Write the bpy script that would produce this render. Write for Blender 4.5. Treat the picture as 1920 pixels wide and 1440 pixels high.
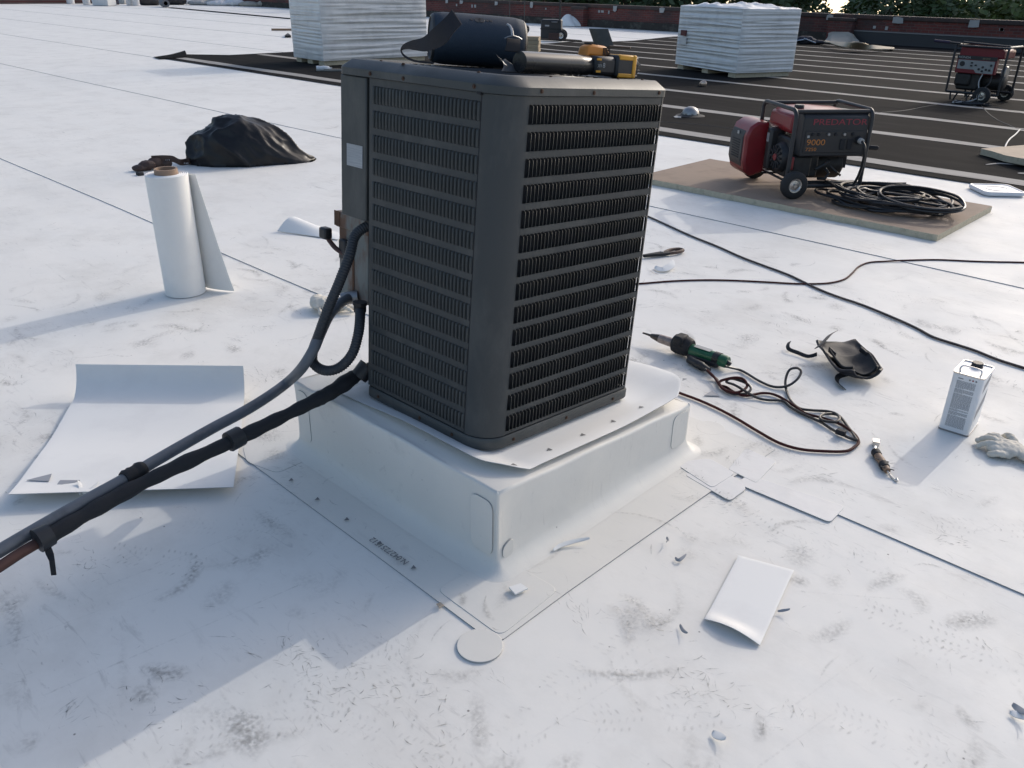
import bpy, bmesh, math, random
import numpy as np
from mathutils import Matrix, Vector
for o in list(bpy.data.objects): bpy.data.objects.remove(o)
S = bpy.context.scene
COL = S.collection
rad = math.radians
random.seed(7)

# ------------------------------------------------------------------ camera
CAM_H = 1.55                      # metres above the roof
FPX = 1553.2                      # focal length in photo pixels (1920 wide)
MC = np.array([[0.72204097, 0.69166520, 0.01600271],      # camera right
               [0.31342801, -0.30639716, -0.89882349],    # camera down
               [-0.61678175, 0.65400308, -0.43801855]])   # camera forward
cam = bpy.data.cameras.new('camera')
cam.sensor_fit = 'HORIZONTAL'; cam.sensor_width = 36.0; cam.lens = 36.0 * FPX / 1920
cam.clip_start = 0.05; cam.clip_end = 2000
camo = bpy.data.objects.new('camera', cam); COL.objects.link(camo)
camo.matrix_world = Matrix(((MC[0][0], -MC[1][0], -MC[2][0], 0), (MC[0][1], -MC[1][1], -MC[2][1], 0),
                            (MC[0][2], -MC[1][2], -MC[2][2], CAM_H), (0, 0, 0, 1)))
S.camera = camo
# ------------------------------------------------------------------ sky, sun, exposure
SUN_AZ, SUN_EL = 89.0, 26.5       # sun stands behind the roof, so shadows fall towards the viewer
w = bpy.data.worlds.new('World'); S.world = w; w.use_nodes = True
wn = w.node_tree.nodes; wl = w.node_tree.links; wn.clear()
sky = wn.new('ShaderNodeTexSky'); sky.sky_type = 'NISHITA'; sky.sun_disc = False
sky.sun_elevation = rad(SUN_EL + 4.6); sky.sun_rotation = rad(90 - SUN_AZ)
sky.air_density = 1.0; sky.dust_density = 3.6; sky.ozone_density = 1.0; sky.altitude = 100
bg = wn.new('ShaderNodeBackground'); bg.inputs['Strength'].default_value = 0.15
wo = wn.new('ShaderNodeOutputWorld')
# the scene's axes follow the roof, which climbs 4.6 degrees away from the viewer: turn the sky back to level
wtc = wn.new('ShaderNodeTexCoord'); wmp = wn.new('ShaderNodeMapping'); wmp.inputs['Rotation'].default_value = (.0807, 0, 0)
wl.new(wtc.outputs['Generated'], wmp.inputs[0]); wl.new(wmp.outputs[0], sky.inputs[0])
wl.new(sky.outputs[0], bg.inputs[0]); wl.new(bg.outputs[0], wo.inputs[0])
sl = bpy.data.lights.new('sun', 'SUN'); sl.energy = 0.95; sl.angle = rad(0.6); sl.color = (1.0, 0.95, 0.88)
so = bpy.data.objects.new('sun', sl); COL.objects.link(so)
sd = Vector((math.cos(rad(SUN_EL)) * math.cos(rad(SUN_AZ)), math.cos(rad(SUN_EL)) * math.sin(rad(SUN_AZ)), math.sin(rad(SUN_EL))))
so.rotation_euler = sd.to_track_quat('Z', 'Y').to_euler(); so.location = (0, 20, 15)
S.view_settings.view_transform = 'Standard'; S.view_settings.look = 'None'
S.view_settings.gamma = 1.0; S.view_settings.exposure = 0.46; S.view_settings.use_curve_mapping = False
S.render.engine = 'CYCLES'

# ------------------------------------------------------------------ helpers
def ray(px, py): return MC.T @ np.array([(px - 960) / FPX, (py - 720) / FPX, 1.0])
def G(px, py, z=0.0):
    """photo pixel -> point on the plane at height z above the roof"""
    d = ray(px, py); t = (z - CAM_H) / d[2]; return Vector((d[0] * t, d[1] * t, z))
def GP(px, py, P, n):
    d = ray(px, py); P = np.array(P); n = np.array(n); C = np.array([0, 0, CAM_H])
    return Vector(C + d * ((P - C) @ n) / (d @ n))
UM = Matrix(((0.99999696, 0.00019883, -0.00245928), (0, 0.99674777, 0.08058463), (0.00246731, -0.08058439, 0.99674474)))
C0 = Vector((-1.34125, 1.38064, 0.27562))            # front corner of the curb's level top
UT = Matrix.Translation(C0) @ UM.to_4x4()
UI = UT.inverted()
def UL(px, py, axis, val):
    """photo pixel -> point in the unit's own frame on the plane axis = val"""
    n = UM.col[axis]; p = C0 + n * val
    return UI @ GP(px, py, p, n)

class MB:
    def __init__(s): s.v = []; s.f = []; s.m = []; s.mi = 0
    def add(s, vs, fs, M=None):
        b = len(s.v)
        s.v += [tuple(M @ Vector(v)) if M is not None else tuple(v) for v in vs]
        s.f += [tuple(i + b for i in f) for f in fs]; s.m += [s.mi] * len(fs); return s
    def box(s, a, b, M=None):
        x0, y0, z0 = a; x1, y1, z1 = b
        return s.add([(x0, y0, z0), (x1, y0, z0), (x1, y1, z0), (x0, y1, z0), (x0, y0, z1), (x1, y0, z1), (x1, y1, z1), (x0, y1, z1)],
                     [(0, 3, 2, 1), (4, 5, 6, 7), (0, 1, 5, 4), (1, 2, 6, 5), (2, 3, 7, 6), (3, 0, 4, 7)], M)
    def prism(s, poly, z0, z1, M=None):
        n = len(poly)
        a = sum(poly[i][0] * poly[(i + 1) % n][1] - poly[(i + 1) % n][0] * poly[i][1] for i in range(n))
        if a < 0: poly = poly[::-1]
        vs = [(p[0], p[1], z0) for p in poly] + [(p[0], p[1], z1) for p in poly]
        fs = [tuple(range(n))[::-1], tuple(range(n, 2 * n))] + [(i, (i + 1) % n, n + (i + 1) % n, n + i) for i in range(n)]
        return s.add(vs, fs, M)
    def tube(s, pts, r, seg=8, M=None, caps=True, closed=False):
        pts = [Vector(p) for p in pts]; n = len(pts)
        rr = r if isinstance(r, (list, tuple)) else [r] * n
        vs = []; fs = []; up = None
        for i, p in enumerate(pts):
            if closed: t = pts[(i + 1) % n] - pts[i - 1]
            else: t = pts[min(i + 1, n - 1)] - pts[max(i - 1, 0)]
            if t.length < 1e-9: t = Vector((0, 0, 1))
            t.normalize()
            if up is None: up = Vector((0, 0, 1)) if abs(t.z) < .9 else Vector((1, 0, 0))
            up = up - t * up.dot(t)
            if up.length < 1e-6: up = t.orthogonal()
            up.normalize(); sd = t.cross(up)
            for k in range(seg):
                a = 2 * math.pi * k / seg
                vs.append(p + (sd * math.cos(a) + up * math.sin(a)) * rr[i])
        m = n if closed else n - 1
        for i in range(m):
            j = (i + 1) % n
            for k in range(seg):
                k2 = (k + 1) % seg
                fs.append((i * seg + k, i * seg + k2, j * seg + k2, j * seg + k))
        if caps and not closed:
            fs.append(tuple(range(seg))[::-1]); fs.append(tuple((n - 1) * seg + k for k in range(seg)))
        return s.add(vs, fs, M)
    def lathe(s, prof, seg=24, M=None, caps=True):
        vs = []; fs = []; n = len(prof)
        for k in range(seg):
            a = 2 * math.pi * k / seg
            for r, z in prof: vs.append((r * math.cos(a), r * math.sin(a), z))
        for k in range(seg):
            k2 = (k + 1) % seg
            for i in range(n - 1): fs.append((k * n + i, k2 * n + i, k2 * n + i + 1, k * n + i + 1))
        if caps and prof[0][0] > 1e-6: fs.append(tuple(k * n for k in range(seg))[::-1])
        if caps and prof[-1][0] > 1e-6: fs.append(tuple(k * n + n - 1 for k in range(seg)))
        return s.add(vs, fs, M)
    def grid(s, fn, nu, nv, M=None):
        vs = [fn(i / nu, j / nv) for j in range(nv + 1) for i in range(nu + 1)]
        fs = [(j * (nu + 1) + i, j * (nu + 1) + i + 1, (j + 1) * (nu + 1) + i + 1, (j + 1) * (nu + 1) + i) for j in range(nv) for i in range(nu)]
        return s.add(vs, fs, M)
    def build(s, name, mats, parent=None, smooth=False, bevel=0, solid=0, subsurf=0, segs=2, sharp=40):
        me = bpy.data.meshes.new(name); me.from_pydata(s.v, [], s.f); me.validate()
        if not isinstance(mats, (list, tuple)): mats = [mats]
        for m in mats: me.materials.append(m)
        if len(mats) > 1:
            for p, i in zip(me.polygons, s.m): p.material_index = i
        bm = bmesh.new(); bm.from_mesh(me)
        bmesh.ops.remove_doubles(bm, verts=bm.verts, dist=1e-6) if smooth else None
        if not solid: bmesh.ops.recalc_face_normals(bm, faces=bm.faces)
        bm.to_mesh(me); bm.free()
        if smooth:
            me.shade_smooth()
            if sharp: me.set_sharp_from_angle(angle=rad(sharp))
        o = bpy.data.objects.new(name, me); COL.objects.link(o)
        if parent is not None: o.parent = parent
        if solid:
            m = o.modifiers.new('s', 'SOLIDIFY'); m.thickness = solid; m.offset = 0
            if smooth: wn_ = o.modifiers.new('n', 'WEIGHTED_NORMAL'); wn_.weight = 90
        if subsurf:
            m = o.modifiers.new('u', 'SUBSURF'); m.levels = subsurf; m.render_levels = subsurf
        if bevel:
            m = o.modifiers.new('b', 'BEVEL'); m.width = bevel; m.segments = segs; m.limit_method = 'ANGLE'; m.angle_limit = rad(40)
            me.shade_smooth(); me.set_sharp_from_angle(angle=rad(40)); m.harden_normals = False
        return o

def tag(o, label, cat, group=None):
    o['label'] = label; o['category'] = cat
    if group: o['group'] = group
    return o
def struct(o): o['kind'] = 'structure'; return o
def thing(name, label, cat, M=None, group=None):
    o = bpy.data.objects.new(name, None); COL.objects.link(o); o.empty_display_size = .1
    if M is not None: o.matrix_world = M
    return tag(o, label, cat, group)
def T(x, y, z=0): return Matrix.Translation((x, y, z))
def RZ(a): return Matrix.Rotation(rad(a), 4, 'Z')
def RX(a): return Matrix.Rotation(rad(a), 4, 'X')
def RY(a): return Matrix.Rotation(rad(a), 4, 'Y')
def spline(pts, n=8, closed=False):
    pts = [Vector(p) for p in pts]; out = []; N = len(pts)
    rng = range(N) if closed else range(N - 1)
    for i in rng:
        if closed: p0, p1, p2, p3 = pts[i - 1], pts[i], pts[(i + 1) % N], pts[(i + 2) % N]
        else: p0, p1, p2, p3 = pts[max(i - 1, 0)], pts[i], pts[i + 1], pts[min(i + 2, N - 1)]
        for k in range(n):
            t = k / n
            out.append(.5 * ((2 * p1) + (p2 - p0) * t + (2 * p0 - 5 * p1 + 4 * p2 - p3) * t * t + (3 * p1 - p0 - 3 * p2 + p3) * t ** 3))
    if not closed: out.append(pts[-1])
    return out
def sm(a, b, x):
    t = min(1, max(0, (x - a) / (b - a))); return t * t * (3 - 2 * t)
def text_mesh(txt, size, name, material, parent, M, depth=.0008, xs=1.0, shear=0.0):
    c = bpy.data.curves.new(name, 'FONT'); c.body = txt; c.size = size; c.extrude = depth; c.align_x = 'LEFT'; c.shear = shear
    t = bpy.data.objects.new(name, c); COL.objects.link(t)
    dg = bpy.context.evaluated_depsgraph_get(); me = bpy.data.meshes.new_from_object(t.evaluated_get(dg))
    bpy.data.objects.remove(t); bpy.data.curves.remove(c)
    me.transform(M @ Matrix.Diagonal((xs, 1, 1, 1))); me.materials.clear(); me.materials.append(material)
    o = bpy.data.objects.new(name, me); COL.objects.link(o); o.parent = parent
    return o

# ------------------------------------------------------------------ materials
def nt(name):
    m = bpy.data.materials.new(name); m.use_nodes = True; n = m.node_tree.nodes; l = m.node_tree.links
    return m, n, l, n['Principled BSDF']
def mat(name, col, rough=.6, metal=0.0, var=.12, vs=18.0, bump=0.0, bs=80.0, spec=.5, dirt=None, damt=.4, ds=4.0, dlo=.5, dhi=.68, rvar=.08, stretch=None, coat=0.0):
    m, n, l, b = nt(name)
    tc = n.new('ShaderNodeTexCoord'); src = tc.outputs['Object']
    if stretch:
        mp = n.new('ShaderNodeMapping'); mp.inputs['Scale'].default_value = stretch; l.new(src, mp.inputs[0]); src = mp.outputs[0]
    nz = n.new('ShaderNodeTexNoise'); nz.inputs['Scale'].default_value = vs; nz.inputs['Detail'].default_value = 6; l.new(src, nz.inputs['Vector'])
    mx = n.new('ShaderNodeMix'); mx.data_type = 'RGBA'
    mx.inputs[6].default_value = (*[min(1, c * (1 - var)) for c in col], 1); mx.inputs[7].default_value = (*[min(1, c * (1 + var)) for c in col], 1)
    l.new(nz.outputs[0], mx.inputs[0]); out = mx.outputs[2]
    if dirt:
        n2 = n.new('ShaderNodeTexNoise'); n2.inputs['Scale'].default_value = ds; n2.inputs['Detail'].default_value = 8; n2.inputs['Roughness'].default_value = .65; l.new(src, n2.inputs['Vector'])
        rp = n.new('ShaderNodeMapRange'); rp.inputs[1].default_value = dlo; rp.inputs[2].default_value = dhi; rp.inputs[4].default_value = damt; l.new(n2.outputs[0], rp.inputs[0])
        m2 = n.new('ShaderNodeMix'); m2.data_type = 'RGBA'; m2.inputs[7].default_value = (*dirt, 1); l.new(rp.outputs[0], m2.inputs[0]); l.new(out, m2.inputs[6]); out = m2.outputs[2]
    l.new(out, b.inputs['Base Color'])
    rr = n.new('ShaderNodeMapRange'); rr.inputs[3].default_value = max(.03, rough - rvar); rr.inputs[4].default_value = min(1, rough + rvar); l.new(nz.outputs[0], rr.inputs[0]); l.new(rr.outputs[0], b.inputs['Roughness'])
    b.inputs['Metallic'].default_value = metal; b.inputs['Specular IOR Level'].default_value = spec; b.inputs['Coat Weight'].default_value = coat
    if bump:
        n3 = n.new('ShaderNodeTexNoise'); n3.inputs['Scale'].default_value = bs; n3.inputs['Detail'].default_value = 4; l.new(src, n3.inputs['Vector'])
        bp = n.new('ShaderNodeBump'); bp.inputs['Strength'].default_value = bump; bp.inputs['Distance'].default_value = .004; l.new(n3.outputs[0], bp.inputs['Height']); l.new(bp.outputs[0], b.inputs['Normal'])
    return m

def membrane_mat(name, base, dirtcol, amount, rough):
    m, n, l, b = nt(name)
    geo = n.new('ShaderNodeNewGeometry'); P = geo.outputs['Position']
    def noise(scale, detail=6, rg=.6, vec=P, dist=0):
        q = n.new('ShaderNodeTexNoise'); q.inputs['Scale'].default_value = scale; q.inputs['Detail'].default_value = detail; q.inputs['Roughness'].default_value = rg; q.inputs['Distortion'].default_value = dist; l.new(vec, q.inputs['Vector']); return q.outputs[0]
    def rng(x, a, c, lo=0., hi=1.):
        q = n.new('ShaderNodeMapRange'); q.inputs[1].default_value = a; q.inputs[2].default_value = c; q.inputs[3].default_value = lo; q.inputs[4].default_value = hi; l.new(x, q.inputs[0]); return q.outputs[0]
    def mul(a, c):
        q = n.new('ShaderNodeMath'); q.operation = 'MULTIPLY'; l.new(a, q.inputs[0])
        if isinstance(c, (int, float)): q.inputs[1].default_value = c
        else: l.new(c, q.inputs[1])
        return q.outputs[0]
    def mix(f, a, c):
        q = n.new('ShaderNodeMix'); q.data_type = 'RGBA'; l.new(f, q.inputs[0])
        for i, x in ((6, a), (7, c)):
            if isinstance(x, tuple): q.inputs[i].default_value = (*x, 1)
            else: l.new(x, q.inputs[i])
        return q.outputs[2]
    def mapped(rot, sc):
        q = n.new('ShaderNodeMapping'); q.inputs['Rotation'].default_value = (0, 0, rad(rot)); q.inputs['Scale'].default_value = sc; l.new(P, q.inputs[0]); return q.outputs[0]
    c = mix(rng(noise(.7, 4), .35, .7), base, tuple(x * .94 for x in base))
    c = mix(mul(rng(noise(2.2, 8, .7), .48, .75), .55 * amount), c, dirtcol)
    clus = rng(noise(1.1, 3), .42, .62)
    for rot, sc, lo, hi, am, col in ((40, (5, 26, 5), .60, .72, .6, (.34, .33, .31)), (-35, (6, 34, 6), .61, .73, .55, (.30, .29, .29)), (80, (8, 50, 8), .63, .73, .6, (.27, .26, .25)), (10, (18, 60, 18), .64, .72, .6, (.25, .24, .23))):
        c = mix(mul(mul(rng(noise(1.0, 6, .68, mapped(rot, sc), .6), lo, hi), clus), am * amount), c, col)
    vo = n.new('ShaderNodeTexVoronoi'); vo.inputs['Scale'].default_value = 9; l.new(P, vo.inputs['Vector'])
    c = mix(mul(rng(vo.outputs['Distance'], .035, .02), .8 * amount), c, (.12, .11, .10))
    l.new(c, b.inputs['Base Color'])
    l.new(rng(noise(3, 5), .3, .7, rough - .08, rough + .1), b.inputs['Roughness'])
    b.inputs['Specular IOR Level'].default_value = .15
    bp = n.new('ShaderNodeBump'); bp.inputs['Strength'].default_value = .35; bp.inputs['Distance'].default_value = .02
    l.new(noise(2.6, 3, .5), bp.inputs['Height'])
    b2 = n.new('ShaderNodeBump'); b2.inputs['Strength'].default_value = .12; b2.inputs['Distance'].default_value = .002; l.new(noise(60, 4), b2.inputs['Height']); l.new(bp.outputs[0], b2.inputs['Normal'])
    l.new(b2.outputs[0], b.inputs['Normal'])
    return m
TPO = membrane_mat('white_membrane', (.77, .753, .71), (.55, .53, .49), .95, .58)
TPO2 = membrane_mat('white_flashing', (.715, .695, .645), (.58, .565, .53), .6, .48)
TPO_EDGE = mat('membrane_cut_edge', (.12, .12, .13), .8)
LAP = mat('membrane_lap', (.30, .30, .30), .8)
PAPER = mat('clean_white_membrane', (.765, .76, .735), .62, spec=.2, var=.03, vs=3, dirt=(.62, .61, .6), damt=.45, ds=4, dlo=.5, dhi=.75)
TPO_BACK = mat('grey_membrane_back', (.30, .31, .33), .6, var=.05)
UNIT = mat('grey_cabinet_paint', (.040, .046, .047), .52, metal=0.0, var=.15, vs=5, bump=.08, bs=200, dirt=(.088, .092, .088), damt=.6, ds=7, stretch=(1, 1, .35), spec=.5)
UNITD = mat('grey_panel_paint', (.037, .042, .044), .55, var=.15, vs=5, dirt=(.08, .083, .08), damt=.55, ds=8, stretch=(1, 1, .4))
BLACK = mat('black_plastic', (.018, .019, .022), .5, var=.25, vs=30)
BLACKM = mat('black_matte', (.012, .013, .016), .75, var=.25, vs=30, bump=.2)
COILM = mat('coil_fins', (.02, .022, .026), .6, var=.3, vs=60, stretch=(1, 1, .05))
RUST = mat('rusty_steel', (.10, .05, .028), .85, var=.4, vs=40, bump=.3)
STEEL = mat('bright_steel', (.55, .55, .54), .28, metal=1.0, var=.1, vs=40)
DSTEEL = mat('dull_steel', (.30, .30, .30), .45, metal=.9, var=.25, vs=30)
# ------------------------------------------------------------------ roof: deck and membrane sheets
SEAMS = [-9.25, -6.35, -3.45, -.55, 2.368, 5.335, 8.135, 11.0, 13.9, 16.8, 19.7, 22.6, 25.5]
def surf(x, y):
    """height of the membrane's face"""
    for a, b in zip(SEAMS[:-1], SEAMS[1:]):
        if a <= y < b: return .0036 * (1 - (y - a) / (b - a))
    return .002
deck = MB().box((-54, -14, -.6), (26, 27.4, -.02)).build('roof_deck', mat('roof_deck', (.3, .3, .3), .9)); struct(deck)
rr = random.Random(3)
for i, y0 in enumerate(SEAMS):
    y1 = (SEAMS[i + 1] + .12) if i + 1 < len(SEAMS) else 27.0
    b = MB(); xs = []; x = -53.0
    while x < 25: xs.append(x); x += .35 if -9 < x < 2 else 1.2
    top = []; bot = []; far = []
    for x in xs:
        wob = .006 * math.sin(x * 1.3 + i) + rr.uniform(-.0015, .0015)
        top.append((x, y0 + wob, .0036)); bot.append((x, y0 + wob, -.004)); far.append((x, y1, -.001))
    n = len(xs); vs = bot + top + far
    fs = [(k, k + 1, n + k + 1, n + k) for k in range(n - 1)]; m = [1] * (n - 1)
    b.add(vs, fs); b.m = m
    f2 = [(n + k, n + k + 1, 2 * n + k + 1, 2 * n + k) for k in range(n - 1)]
    b.f += f2; b.m += [0] * len(f2)
    b.build('membrane_sheet', [TPO, LAP], deck)
# ------------------------------------------------------------------ black underlayment with pale strips
FELT = mat('black_underlayment', (.013, .013, .0135), 1.0, spec=.04, var=.2, vs=2.5, dirt=(.030, .029, .028), damt=.6, ds=3, dlo=.45, dhi=.75, bump=.2, bs=40, stretch=(.35, 1.4, 1))
STRIP = mat('weathered_white_strip', (.30, .285, .265), .85, var=.2, vs=14, dirt=(.14, .135, .13), damt=.8, ds=5, dlo=.48, dhi=.7, stretch=(.3, 3, 1))
pl = [G(*p) for p in ((290, 108), (318, 104), (340, 102.5), (430, 104), (490, 101), (550, 98), (760, 92), (985, 83), (1028, 82), (1075, 78), (1140, 79), (1190, 76.5), (1262, 69))]
poly = [(p.x, p.y) for p in pl] + [(pl[-1].x + .7, 26.85), (24, 26.85), (24, 8.12), (-9, 8.125)]
felt = MB().prism(poly, .007, .011).build('black_underlayment', FELT); struct(felt)
def edge_x(y):
    best = -17.0
    for a, b in zip(poly[:14], poly[1:14]):
        if (a[1] - y) * (b[1] - y) <= 0 and a[1] != b[1]: best = a[0] + (b[0] - a[0]) * (y - a[1]) / (b[1] - a[1])
    return best
for k, (yc, wd) in enumerate(((8.47, .25), (10.24, .22), (11.85, .20), (13.63, .19), (15.15, .18), (16.7, .17), (18.03, .17), (19.38, .16), (20.75, .16), (22.13, .16), (23.6, .16), (25.0, .15))):
    b = MB(); xs = np.linspace(edge_x(yc) + .25, 23.5, 90); lo = []; hi = []
    for x in xs:
        d = .03 * math.sin(x * .5 + k * 2) + rr.uniform(-.012, .012); e = rr.uniform(-.02, .02)
        lo.append((x, yc - wd / 2 + d, .0145)); hi.append((x, yc + wd / 2 + d + e, .0145))
    n = len(xs); b.add(lo + hi, [(i, i + 1, n + i + 1, n + i) for i in range(n - 1)])
    b.build('pale_strip', STRIP, felt)
# raised fold along the left edge of the black sheet
def fold(u, v):
    p = G(288, 108.5).lerp(G(345, 101), u); q = G(300, 112).lerp(G(352, 109.5), u)
    r = p.lerp(q, v); return (r.x, r.y, .016 + (.03 + .06 * u) * math.sin(math.pi * min(1, .12 + v * .75)) ** 2 * (.25 + .75 * u))
MB().grid(fold, 14, 8).build('folded_flap', FELT, felt, smooth=True, solid=.004)
a, b_ = G(320, 15), G(546, 36)
dv = (b_ - a).normalized(); nv = Vector((-dv.y, dv.x, 0)) * .14
bl = MB().prism([tuple((a + nv).xy), tuple((a - nv).xy), tuple((b_ - nv * .9).xy), tuple((b_ + nv * .9).xy)], .007, .03).build('dark_strip', FELT); struct(bl)
# second strip of black at the far edge of the white field
a, b_ = G(985, 71), G(1092, 78)
MB().prism([tuple(p.xy) for p in (G(960, 68), G(1020, 69.5), G(1060, 74), G(1090, 76.5), G(1092, 79), G(1040, 76), G(960, 73))], .007, .02).build('dark_patch', FELT, felt)

# ------------------------------------------------------------------ brick parapet
def brick_mat():
    m, n, l, b = nt('red_brick')
    tc = n.new('ShaderNodeTexCoord'); mp = n.new('ShaderNodeMapping'); mp.inputs['Rotation'].default_value = (rad(90), 0, 0); l.new(tc.outputs['Object'], mp.inputs[0])
    br = n.new('ShaderNodeTexBrick'); br.inputs['Scale'].default_value = 1.0; br.inputs['Brick Width'].default_value = .21; br.inputs['Row Height'].default_value = .075; br.inputs['Mortar Size'].default_value = .007
    br.inputs['Color1'].default_value = (.17, .045, .036, 1); br.inputs['Color2'].default_value = (.10, .030, .027, 1); br.inputs['Mortar'].default_value = (.13, .09, .08, 1); l.new(mp.outputs[0], br.inputs['Vector'])
    nz = n.new('ShaderNodeTexNoise'); nz.inputs['Scale'].default_value = .8; nz.inputs['Detail'].default_value = 8; l.new(tc.outputs['Object'], nz.inputs['Vector'])
    rg = n.new('ShaderNodeMapRange'); rg.inputs[1].default_value = .45; rg.inputs[2].default_value = .7; rg.inputs[4].default_value = .75; l.new(nz.outputs[0], rg.inputs[0])
    mx = n.new('ShaderNodeMix'); mx.data_type = 'RGBA'; mx.inputs[7].default_value = (.05, .04, .037, 1); l.new(rg.outputs[0], mx.inputs[0]); l.new(br.outputs[0], mx.inputs[6]); l.new(mx.outputs[2], b.inputs['Base Color'])
    b.inputs['Roughness'].default_value = .9
    bp = n.new('ShaderNodeBump'); bp.inputs['Strength'].default_value = .6; bp.inputs['Distance'].default_value = .01; l.new(br.outputs['Fac'], bp.inputs['Height']); bp.invert = True; l.new(bp.outputs[0], b.inputs['Normal'])
    return m
BRICK = brick_mat()
COPE = mat('dark_coping', (.055, .042, .038), .9, var=.3, vs=3, dirt=(.12, .055, .045), damt=.7, ds=2.5)
PATCHW = mat('old_white_mastic', (.36, .36, .35), .8, var=.2, vs=4)
FLASH = mat('black_flashing', (.03, .033, .038), .6, var=.2, vs=2)
def zpx(py_top, px, y):                      # height of a pixel on the plane y
    return GP(px, py_top, (0, y, 0), (0, 1, 0)).z
par = thing('parapet_wall', 'long dark red brick parapet wall along the back of the roof', 'wall', T(-15, 27.1, 0))
HP = .79
MB().box((-33, -.12, -.1), (40, .18, HP - .12)).build('brickwork', BRICK, par)
MB().box((-33, -.16, HP - .118), (40, .22, HP)).build('coping', COPE, par, bevel=.02)
# black base flashing on the right, bare dirty brick base on the left
b = MB(); b.box((2.9, -.20, -.01), (40, -.125, .33)); b.build('base_flashing', FLASH, par, bevel=.01)
MB().box((2.9, -.21, .332), (40, -.128, .36)).build('termination_bar', mat('termination_bar', (.2, .2, .2), .7), par)
GRIME = mat('grimy_brick_base', (.04, .035, .03), .95, var=.5, vs=3, dirt=(.16, .15, .13), damt=.5, ds=4)
MB().box((-33, -.145, -.01), (2.85, -.122, .26)).build('grimy_base', GRIME, par)
for px, wd, hh in ((838, .2, .22), (865, .28, .2), (930, .24, .22), (996, .22, .3), (1152, .26, .28), (1240, .3, .28), (1556, .35, .24), (1685, .42, .26), (1829, .38, .28)):
    x = GP(px, 30, (0, 26.92, 0), (0, 1, 0)).x + 15
    bb = MB(); pts = []
    for ca_, sa_ in ((-1, -1), (.2, -1.15), (1, -.9), (1.05, .9), (-.2, 1), (-.95, .9)): pts.append((x + wd * .36 * ca_ * rr.uniform(.75, 1.1), HP - .11 + hh * .34 * sa_ * rr.uniform(.75, 1.1)))
    bb.prism(pts, 0, .02, Matrix(((1, 0, 0, 0), (0, 0, -1, -.165), (0, 1, 0, 0), (0, 0, 0, 1)))); bb.build('mastic_patch', PATCHW, par)
for px in (1120, 1128, 1140, 855, 880, 890, 1020, 1075, 1640, 1662, 1880, 1870):
    x = GP(px, 40, (0, 26.92, 0), (0, 1, 0)).x + 15 + rr.uniform(-.1, .1); z = HP - .2 if px < 1500 or px > 1800 else .5
    MB().box((x, -.135, z - rr.uniform(.06, .12)), (x + rr.uniform(.05, .12), -.121, z)).build('white_smear', PATCHW, par)
# brick pier on the wall near the patch of torn flashing, and one near the wheeled case
for px, wdt in ((1573, .75), (1081, .6)):
    x = GP(px, 60, (0, 26.7, 0), (0, 1, 0)).x + 15
    p = MB().box((x - wdt / 2, -.42, -.01), (x + wdt / 2, -.125, HP - .19)).build('pier', BRICK, par)
    MB().box((x - wdt / 2 - .03, -.45, HP - .188), (x + wdt / 2 + .03, -.165, HP - .10)).build('pier_cap', COPE, p, bevel=.02)
# far wall on the left end of the roof
fw = thing('end_wall', 'low dark wall closing the far left end of the roof', 'wall', T(-52.5, 8, 0))
MB().box((-.3, -22, -.1), (0, 19.2, .55)).build('brickwork', BRICK, fw)
MB().box((-.36, -22, .552), (.06, 19.2, .66)).build('coping', COPE, fw)

# ------------------------------------------------------------------ ground and trees beyond the building
gz = lambda y: -6.5 - .0808 * (y - 10)          # the street is level, the roof climbs away from the camera
gr = MB().add([(-1500, -1500, gz(-1500) - 112), (1500, -1500, gz(-1500) - 112), (1500, -20, gz(-20)), (-1500, -20, gz(-20)), (1500, 1500, gz(1500)), (-1500, 1500, gz(1500))], [(0, 1, 2, 3), (3, 2, 4, 5)]).build('ground', mat('street_ground', (.08, .09, .05), .95, var=.3, vs=.1)); struct(gr)
LEAF = [mat('leaf_a', (.060, .105, .030), .6, var=.35, vs=3), mat('leaf_b', (.085, .125, .035), .6, var=.35, vs=3), mat('leaf_c', (.040, .072, .026), .6, var=.35, vs=3)]
BARK = mat('bark', (.06, .045, .035), .95, var=.3, vs=8, bump=.5)
for m in LEAF:
    m.node_tree.nodes['Principled BSDF'].inputs['Transmission Weight'].default_value = 0.0
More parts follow.
